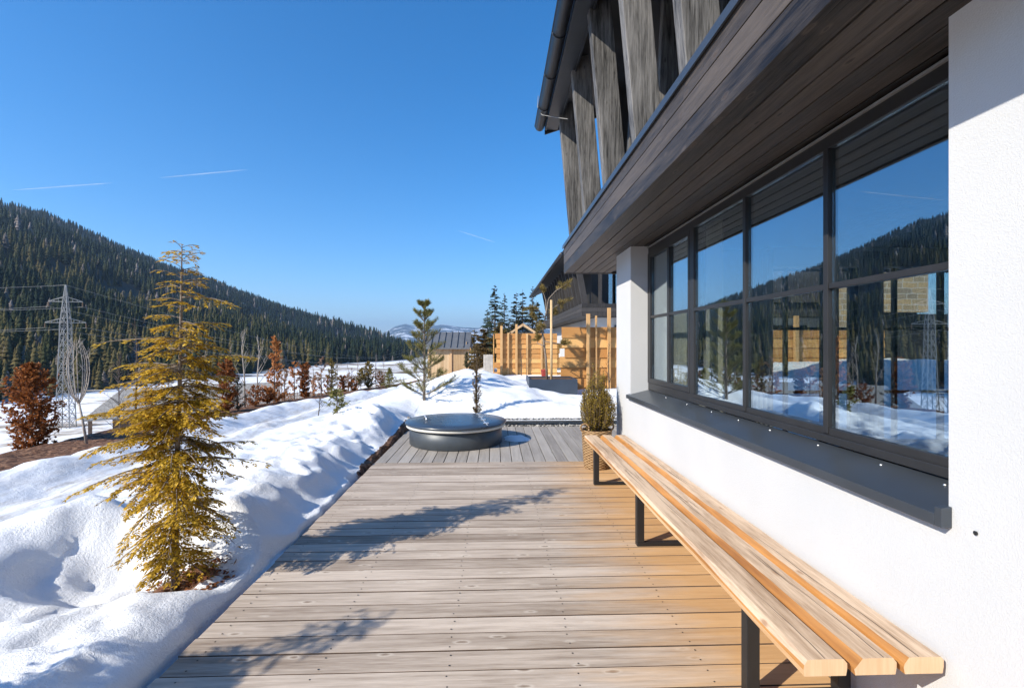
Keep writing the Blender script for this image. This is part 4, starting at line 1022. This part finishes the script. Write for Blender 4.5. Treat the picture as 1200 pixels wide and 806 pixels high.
# staked pine in the planter
R.seed(8)
def staked_pine():
    d = 12.7; x, y = at(643, d); zb = zt_-.04
    root = empty('staked_pine', (x, y, zb)); tag(root, 'staked pine with bare crooked trunk and needle tufts in the planter', 'pine tree')
    Z = lambda py: at(643, d, py)[2]-zb
    X = lambda px: at(px, d)[0]-x
    tr, fo = MB(), MB()
    main = [Vector((X(641),0,0)),Vector((X(640),.05,Z(420))),Vector((X(636),.05,Z(390))),Vector((X(639),.0,Z(372))),Vector((X(641),0,Z(360)))]
    tr.tube(main, [.035,.03,.026,.02,.016], 8)
    limbs = [[(641,360),(643,350),(650,342),(658,337),(663,334)],[(640,366),(640,352),(637,342),(635,338)],[(639,368),(648,361),(656,356),(665,352)],[(639,372),(632,366),(625,362),(619,364)],[(638,380),(630,378),(624,370)],[(639,374),(646,370),(652,366)],[(637,388),(632,390),(634,382)],[(638,400),(650,402),(660,404),(668,402)],[(637,405),(630,402),(632,396)]]
    for li, L in enumerate(limbs):
        pts = [Vector((X(a),R.uniform(-.1,.1)*(i_>0)+.15*i_*((li%3)-1)*.5,Z(b))) for i_,(a,b) in enumerate(L)]; tr.tube(pts, [.016]+[.012]*(len(pts)-2)+[.006], 6, False)
        for s in range(6):
            q_, dd = lerp_path(pts, R.uniform(.55,.999)); pp = [q_, q_+(dd*.4+rvec()*.8+Vector((0,0,.35))).normalized()*R.uniform(.06,.15)]
            pine_tufts(fo, pp, .0, 60, .12, .009, .4)
        pine_tufts(fo, pts, .6, 110, .12, .009, .45)
    tr.build('trunk', M['bark'], root, smooth=True); fo.build('foliage', M['olive'], root)
    st = MB(); st.tube([(x+X(645.5),y-.12,zb-.3),(x+X(645.5),y-.12,zb+Z(352))], .033, 10); o = st.build('stake', M['stake'], smooth=True)
    tag(o, 'pale peeled wooden stake supporting the crooked pine in the planter', 'stake')
staked_pine()
# bucket
x, y, _ = at(638, 19.6, 436) ; bq = MB(); bq.lathe([(.0001,0),(.11,0),(.145,.33),(.15,.33),(.15,.345),(.135,.345),(.105,.02),(.0001,.02)], 20)
o = bq.build('bucket', plain('red_plastic', (.45,.05,.03), .45, 0, .1), smooth=True); o.location = (x, y, .12); tag(o, 'small red bucket standing at the foot of the farther fence', 'bucket')
# vines on the fences
for px, d, top, bot, lab in ((611,21.2,402,441,'bare climbing plant against the farther orange fence'),(714.5,13.35,400,468,'bare climbing plant against the fence next to the house corner')):
    x, y = at(px, d); zb = at(px,d,bot)[2]; bt = (x, y, zb); bare_tree('climbing_plant', bt, at(px,d,top)[2]-zb, lab, 'bark_dark', .28, 14, 'climber', 1.2)

# ---------------------------------------------------------------- shed, greenhouse
def shed():
    d = 22.5; x0, x1 = fx(501,d), fx(548,d); y = at(525,d)[1]; zb = .1; zw = at(0,d,408)[2]; zr = at(0,d,388.5)[2]
    root = empty('garden_shed', ((x0+x1)/2, y, zb)); tag(root, 'small wooden shed with grey standing seam roof beyond the snow', 'shed'); w2 = (x1-x0)/2; hw, hr = zw-zb, zr-zb
    m = MB(); x = -w2+.05
    while x < w2-.06: m.box(x, min(x+.135,w2-.05), 0, .03, -.4, hw); x += .14
    for yy in np.arange(.03, 1.75, .14): m.box(-w2+.05,-w2+.08,yy,yy+.135,-.4,hw); m.box(w2-.08,w2-.05,yy,yy+.135,-.4,hw+.3)
    m.box(-w2+.05,w2-.05,1.8,1.83,-.4,hw); m.build('wall', M['shed_wood'], root)
    for (a, c) in ((-w2+.02,-w2+.10),(w2-.03,w2+.06),(.12,.2)):
        m = MB(); m.box(a, c, -.05, -.002, -.4, hw+.02); m.build('corner_post', M['larch_v'], root)
    m = MB(); m.hexa([(-w2-.15,-.22,hw-.04),(w2+.12,-.22,hw-.04),(w2+.12,.95,hr-.06),(-w2-.15,.95,hr-.06),(-w2-.15,-.22,hw+.02),(w2+.12,-.22,hw+.02),(w2+.12,.95,hr),(-w2-.15,.95,hr)])
    m.hexa([(-w2-.15,.951,hr-.06),(w2+.12,.951,hr-.06),(w2+.12,2.1,hw-.04),(-w2-.15,2.1,hw-.04),(-w2-.15,.951,hr),(w2+.12,.951,hr),(w2+.12,2.1,hw+.02),(-w2-.15,2.1,hw+.02)])
    nS = 7
    for k in range(nS+1):
        xx = -w2-.14+(2*w2+.25)*k/nS; m.bar((xx,-.22,hw+.045),(xx,.95,hr+.025), .03, .05)
    m.build('roof', M['shed_roof'], root)
    m = MB()
    a_ = [(w2+.08,-.2,hw-.12),(w2+.14,-.2,hw-.12),(w2+.14,.95,hr-.16),(w2+.08,.95,hr-.16),(w2+.08,-.2,hw-.0),(w2+.14,-.2,hw),(w2+.14,.95,hr-.02),(w2+.08,.95,hr-.02)]
    m.box(w2+.125,w2+.15,-.23,-.2,hw-.1,hw+.03); m.build('verge_board', M['larch'], root)
shed()
def greenhouse():
    d = 25.; x0, x1 = fx(600,d), fx(626,d); y = at(613,d)[1]; zb = .1
    root = empty('greenhouse', ((x0+x1)/2, y, zb)); tag(root, 'little gabled greenhouse peeping over the farther fence', 'greenhouse'); w2 = (x1-x0)/2
    hw, hr = at(0,d,389)[2]-zb, at(0,d,380.5)[2]-zb
    m = MB()
    for s in (-1,1): m.box(s*w2-.04,s*w2+.04,0,.07,-.1,hw); m.bar((s*(w2+.05),.035,hw-.02),(0,.035,hr),.10,.09,(0,1,0)); 
    m.box(-w2,w2,0.01,.06,1.0,1.07); m.bar((0,.035,hr),(0,2.2,hr),.08,.08); m.build('frame', M['larch_v'], root)
    m = MB(); b = len(m.v); m.v += [(-w2+.04,.03,1.0),(w2-.04,.03,1.0),(w2-.04,.03,hw),(0,.03,hr-.05),(-w2+.04,.03,hw)]; m.f.append((0,1,2,3,4)); m.m.append(0); m.build('glazing', mk_glass('blue_glass',.35,.85,(.5,.68,.8,1)), root)
    m = MB()
    for s in (-1,1): m.hexa([(s*(w2+.1),.0,hw-.03),(0,.0,hr+.05),(0,2.2,hr+.05),(s*(w2+.1),2.2,hw-.03),(s*(w2+.1),.0,hw),(0,.0,hr+.08),(0,2.2,hr+.08),(s*(w2+.1),2.2,hw)])
    m.build('roof', M['larch_v'], root)
    m = MB(); m.box(-w2+.05,w2-.05,2.1,2.15,-.1,hw); m.build('wall', M['shed_wood'], root)
greenhouse()
# pale garden chest left of the far fence
d = 20.5; x, y = at(572, d); m = MB(); m.box(-.2,.2,0,.4,0,.98)
for k in range(4): m.box(-.2+.101*k, -.2+.101*k+.096, -.03, -.002, 0, 1.05)
o = m.build('tool_locker', plain('pale_grey_boards',(.42,.38,.33),.8,0,.2)); o.location = (x, y, .0); tag(o, 'pale grey board locker left of the farther fence', 'locker')

# ---------------------------------------------------------------- neighbour chalet
def neighbour():
    nx, ny = 3.55, 19.5
    root = empty('neighbour_chalet', (nx, ny, 0)); tag(root, 'neighbouring dark timber chalet with slatted balcony behind the fence', 'house')
    m = MB(); m.box(.7, 14, .9, 16, -.1, 2.62); m.build('wall', M['stucco'], root)
    for x in (1.6, 5.2, 8.4):
        m = MB(); m.box(x-.07, x+1.5, .86, .898, .7, 2.3); wf_ = m.build('window', M['metal_dark'], root)
        m = MB(); m.box(x, x+.69, .845, .858, .78, 2.22); m.box(x+.74, x+1.43, .845, .858, .78, 2.22); m.build('pane', M['glass'], wf_)
    m = MB()
    for k in range(3): m.box(-.03, 14, -.03, 0, 2.64+.17*k, 2.80+.17*k); m.box(-.03, 0, .001, 16, 2.64+.17*k, 2.80+.17*k)
    m.build('fascia', M['beam_far'], root)
    m = MB(); m.box(.001, 14, .001, 16, 2.63, 2.75); m.build('balcony_floor', M['beam_far'], root)
    m = MB(); m.box(.62, 14, 1.2, 16, 2.76, 5.0); m.build('upper_wall', M['dark_plain'], root)
    for k in range(15):
        m = MB(); y = .12+k*.95; m.hexa([(.02,y-.06,3.1),(.26,y-.06,3.1),(.26,y+.06,3.1),(.02,y+.06,3.1),(-.35,y-.06,5.0),(-.11,y-.06,5.0),(-.11,y+.06,5.0),(-.35,y+.06,5.0)]); m.build('post', M['beam_far'], root)
    for k in range(6):
        m = MB(); x = .75 + k*1.1; m.box(x-.06,x+.06,.05,.2,3.1,5.2+.3*x); m.build('end_post', M['beam_far'], root)
    m = MB(); m.box(1.35, 2.1, 1.185, 1.199, 3.2, 4.9); m.build('end_pane', M['glass'], root)
    m = MB(); e, ez, s = -.85, 5.0, .42
    m.hexa([(e,-.5,ez),(8,-.5,ez+(8-e)*s),(8,17,ez+(8-e)*s),(e,17,ez),(e,-.5,ez+.22),(8,-.5,ez+.22+(8-e)*s),(8,17,ez+.22+(8-e)*s),(e,17,ez+.22)])
    rf = m.build('roof', M['dark_plain'], root)
    m = MB(); m.tube([(e-.07,-.5,ez+.06),(e-.07,17,ez+.06)], .075, 10); m.build('gutter', M['metal_dark'], rf, smooth=True)
    # stone gable bay seen through the rooms
    m = MB(); m.box(10.9, 13.4, -1.2, -.8, 2.75, 6.0); m.box(9.75, 10.3, -1.3, -.7, -.1, 3.7); m.build('stone_bay', M['stone'], root)
    m = MB(); m.box(10.5, 14.6, -.78, -.6, -.1, 2.7); m.build('bay_recess', M['dark_plain'], root)
    m = MB(); m.box(3.0, 10.4, -.28, -.1, 3.2, 5.8); m.build('balcony_screen', M['dark_fascia'], root)
neighbour()

# ---------------------------------------------------------------- spruces behind the shed and fence
def spruce(px, d, top, w_, label, mat='spruce', n_=900, group='conifers beyond the far fence', base_z=None, name='spruce', open_=.75):
    x, y = at(px, d); zb = float(H(x, y, False)) - .2 if base_z is None else base_z; h = at(px,d,top)[2]-zb
    root = empty(name, (x,y,zb)); tag(root, label, 'conifer', group); tr, fo = MB(), MB()
    tr.tube([(0,0,-.3),(0,0,h*.6),(0,0,h)], [.025*h*.6,.012*h*.6,.01], 6)
    nw_ = int(h*2.6)+6
    for k in range(nw_):
        t = .04+.95*(k/nw_); rr_ = w_/2*(1-t)**.85+.05; nb_ = max(4, int(7*(1-t)+4)); a0 = R.uniform(0,6)
        for j in range(nb_):
            az = R.uniform(0,6.283); L = rr_*R.uniform(.55,1.2); pts = branch_path((0,0,h*min(.985,max(.03,t+R.uniform(-.03,.03)))), az, L, R.uniform(-.1,.3)+.3*t, R.uniform(.1,.6), 4, .1)
            nq = max(5, int(n_/(nw_*nb_)*3)); tr.tube(pts, [.02,.015,.012,.008,.004], 3, False)
            for q in range(nq):
                p, dd = lerp_path(pts, R.uniform(.1,.999)); sd = dd.cross(Vector((0,0,1))).normalized()*R.choice((-1,1)); fo.leaf(p, dd*.6+sd*R.uniform(.1,.8)+Vector((0,0,R.uniform(-.5,.15))), Vector((0,0,1))+rvec()*.7, L*.26+.09, .07+.03*L)
    tr.build('trunk', M['bark_dark'], root); fo.build('foliage', M[mat], root); return root
R.seed(77)
spruce(580, 42, 333, 3.3, 'tallest open crowned spruce left above the farther fence', 'spruce', 1100)
spruce(591, 50, 343, 2.8, 'slender grey green spruce right of the open crowned tallest one', 'spruce', 900)
spruce(605, 46, 342, 2.6, 'dark fir, left of the pair above the greenhouse', 'fir', 1500)
spruce(612.5, 44, 339, 2.7, 'dark fir, right of the pair above the greenhouse', 'fir', 1500)
spruce(624, 48, 335, 2.8, 'thin pale topped spruce at the neighbouring roof eave', 'spruce', 700)
spruce(571, 48, 362, 2.4, 'short grey spruce left of the tallest one', 'spruce', 700)
spruce(586, 38, 376, 3.6, 'bushy olive conifer low behind the pale locker', 'olive', 1500)
spruce(599, 37, 380, 3.0, 'bushy dark conifer low behind the far fence end', 'fir', 1300)
spruce(566, 30, 383, 2.0, 'ochre brown conifer between shed and far fence', 'brownyew', 1500)
spruce(556, 34, 385, 1.8, 'small ochre conifer close to the shed roof end', 'olive', 1000)
spruce(629, 40, 352, 3.4, 'dark broad conifer beside the neighbouring eave', 'fir', 1500)

# ---------------------------------------------------------------- barn, pylon, lines
def barn():
    d = 38.; x, y = at(224, d); zb = at(224,d,500)[2]
    root = empty('barn', (x, y, zb), rad(33)); tag(root, 'low barn with broad grey shingle roof behind the golden conifer', 'barn')
    L, W_, he, hr = 5.8, 2.9, 1.5, 3.25
    m = MB(); m.hexa([(-L-.3,-W_-.4,he-.1),(L+.4,-W_-.4,he-.1),(L+.4,0,hr-.1),(-L+1.6,0,hr-.1),(-L-.3,-W_-.4,he),(L+.4,-W_-.4,he),(L+.4,0,hr),(-L+1.6,0,hr)])
    m.hexa([(-L+1.6,.001,hr-.1),(L+.4,.001,hr-.1),(L+.4,W_+.4,he-.1),(-L-.3,W_+.4,he-.1),(-L+1.6,.001,hr),(L+.4,.001,hr),(L+.4,W_+.4,he),(-L-.3,W_+.4,he)])
    b = len(m.v); m.v += [(-L-.3,-W_-.4,he-.05),(-L-.3,W_+.4,he-.05),(-L+1.6,0,hr-.05)]; m.f.append((b,b+2,b+1)); m.m.append(0)
    m.build('roof', M['barn_roof'], root)
    m = MB(); m.box(-L+1.2,L,-W_+.6,W_-.2,-.6,he-.11); m.build('wall', M['barn_wood'], root)
    for x in (-L+.1,-L+2.2,-1,2,L-.1):
        m = MB(); m.box(x-.1,x+.1,-W_-.2,-W_,-.9,he-.1); m.build('post', M['barn_wood'], root)
barn()
def pylon():
    d = 50.; x, y = at(77, d); zb = at(77,d,500)[2]-.3; h = at(77,d,334)[2]-zb
    root = empty('pylon', (x, y, zb), .25); tag(root, 'grey lattice power pylon standing in the snowy valley', 'pylon')
    m = MB(); wid = lambda t: .62-.30*t/.72 if t < .72 else .32*(1-t)/.28+.03
    lv = [0,.08,.16,.24,.32,.40,.48,.56,.64,.72,.79,.86,.93,1.0]
    cor = lambda t, k: Vector((wid(t)*(1 if k in (1,2) else -1), wid(t)*(1 if k in (2,3) else -1), h*t))
    for a, b in zip(lv[:-1], lv[1:]):
        for k in range(4):
            k2 = (k+1)%4; m.bar(cor(a,k), cor(b,k), .075, .075); m.bar(cor(a,k), cor(b,k2), .04, .04); m.bar(cor(a,k2), cor(b,k), .04, .04); m.bar(cor(b,k), cor(b,k2), .04, .04)
    m.build('tower', M['galv'], root)
    for t, wa in ((.74,1.75),(.885,1.45)):
        m = MB(); z = h*t
        for s in (-1,1):
            tip = Vector((s*wa,0,z))
            for sy in (-.14,.14): m.bar((s*.15,sy,z),tip,.06,.06); m.bar((s*.12,sy,z+.5),tip+Vector((0,0,.03)),.05,.05)
            for q in (.35,.65): m.bar((s*(.15+(wa-.15)*q),0,z),(s*(.15+(wa-.15)*q),0,z+.5*(1-q)),.04,.04)
        m.build('crossarm', M['galv'], root)
        for s in (-1,1):
            m = MB(); zz = z-.02
            m.lathe([(.01,zz),(.03,zz-.05),(.07,zz-.1),(.03,zz-.14),(.07,zz-.2),(.03,zz-.24),(.07,zz-.3),(.03,zz-.34),(.07,zz-.4),(.02,zz-.5)], 8, (s*wa,0)); m.build('insulator', M['barn_wood'], root)
    return root, h
py_root, ph_ = pylon()
bpy.context.view_layer.update()
labs = ['upper left', 'upper right', 'lower left', 'lower right']
texts = ['power line carried by the upper arm on the near side of the pylon', 'power line carried by the upper arm on the far side of the pylon', 'power line carried by the lower arm on the near side of the pylon', 'power line carried by the lower arm on the far side of the pylon', 'thin earth wire running over the very tip of the pylon']
for ti, (t, wa) in enumerate(((.885,-1.45),(.885,1.45),(.74,-1.75),(.74,1.75),(1.0,0))):
    p = py_root.matrix_world @ Vector((wa, 0, ph_*t-(.52 if wa else 0)))
    far = Vector(at(488+ti*2, 330, 401 + ti*1.0)); near = Vector((*at(-420, 46), p.z + .8))
    far = Vector(at(486+ti*4, 330, 402.0+1.2*ti))
    pts = []
    for a, b, sag in ((near, p, .9), (p, far, 7.5)):
        for k in range(20 + (b is far)): 
            s = k/20; q_ = a.lerp(b, s); q_.z -= sag*4*s*(1-s); pts.append(q_)
    m = MB(); m.tube(pts, [.016 + .0*k for k in range(len(pts))], 4, False); o = m.build('power_line', M['galv']); tag(o, texts[ti], 'cable', 'power lines over the valley')

# ---------------------------------------------------------------- haze
HAZE = 1
if HAZE:
    m = MB(); m.box(-12000, 12000, -12000, 12000, -60, 520); o = m.build('haze', None)
    o.data.materials.clear(); hm = bpy.data.materials.new('air'); hm.use_nodes = True; t = hm.node_tree; t.nodes.clear()
    ou = t.nodes.new('ShaderNodeOutputMaterial'); pv = t.nodes.new('ShaderNodeVolumePrincipled'); pv.inputs['Color'].default_value = (.50,.72,1,1); pv.inputs['Density'].default_value = .00016; pv.inputs['Anisotropy'].default_value = .2
    t.links.new(pv.outputs[0], ou.inputs['Volume']); o.data.materials.append(hm); tag(o, 'thin blue mountain air over the valley', 'haze', kind='stuff')
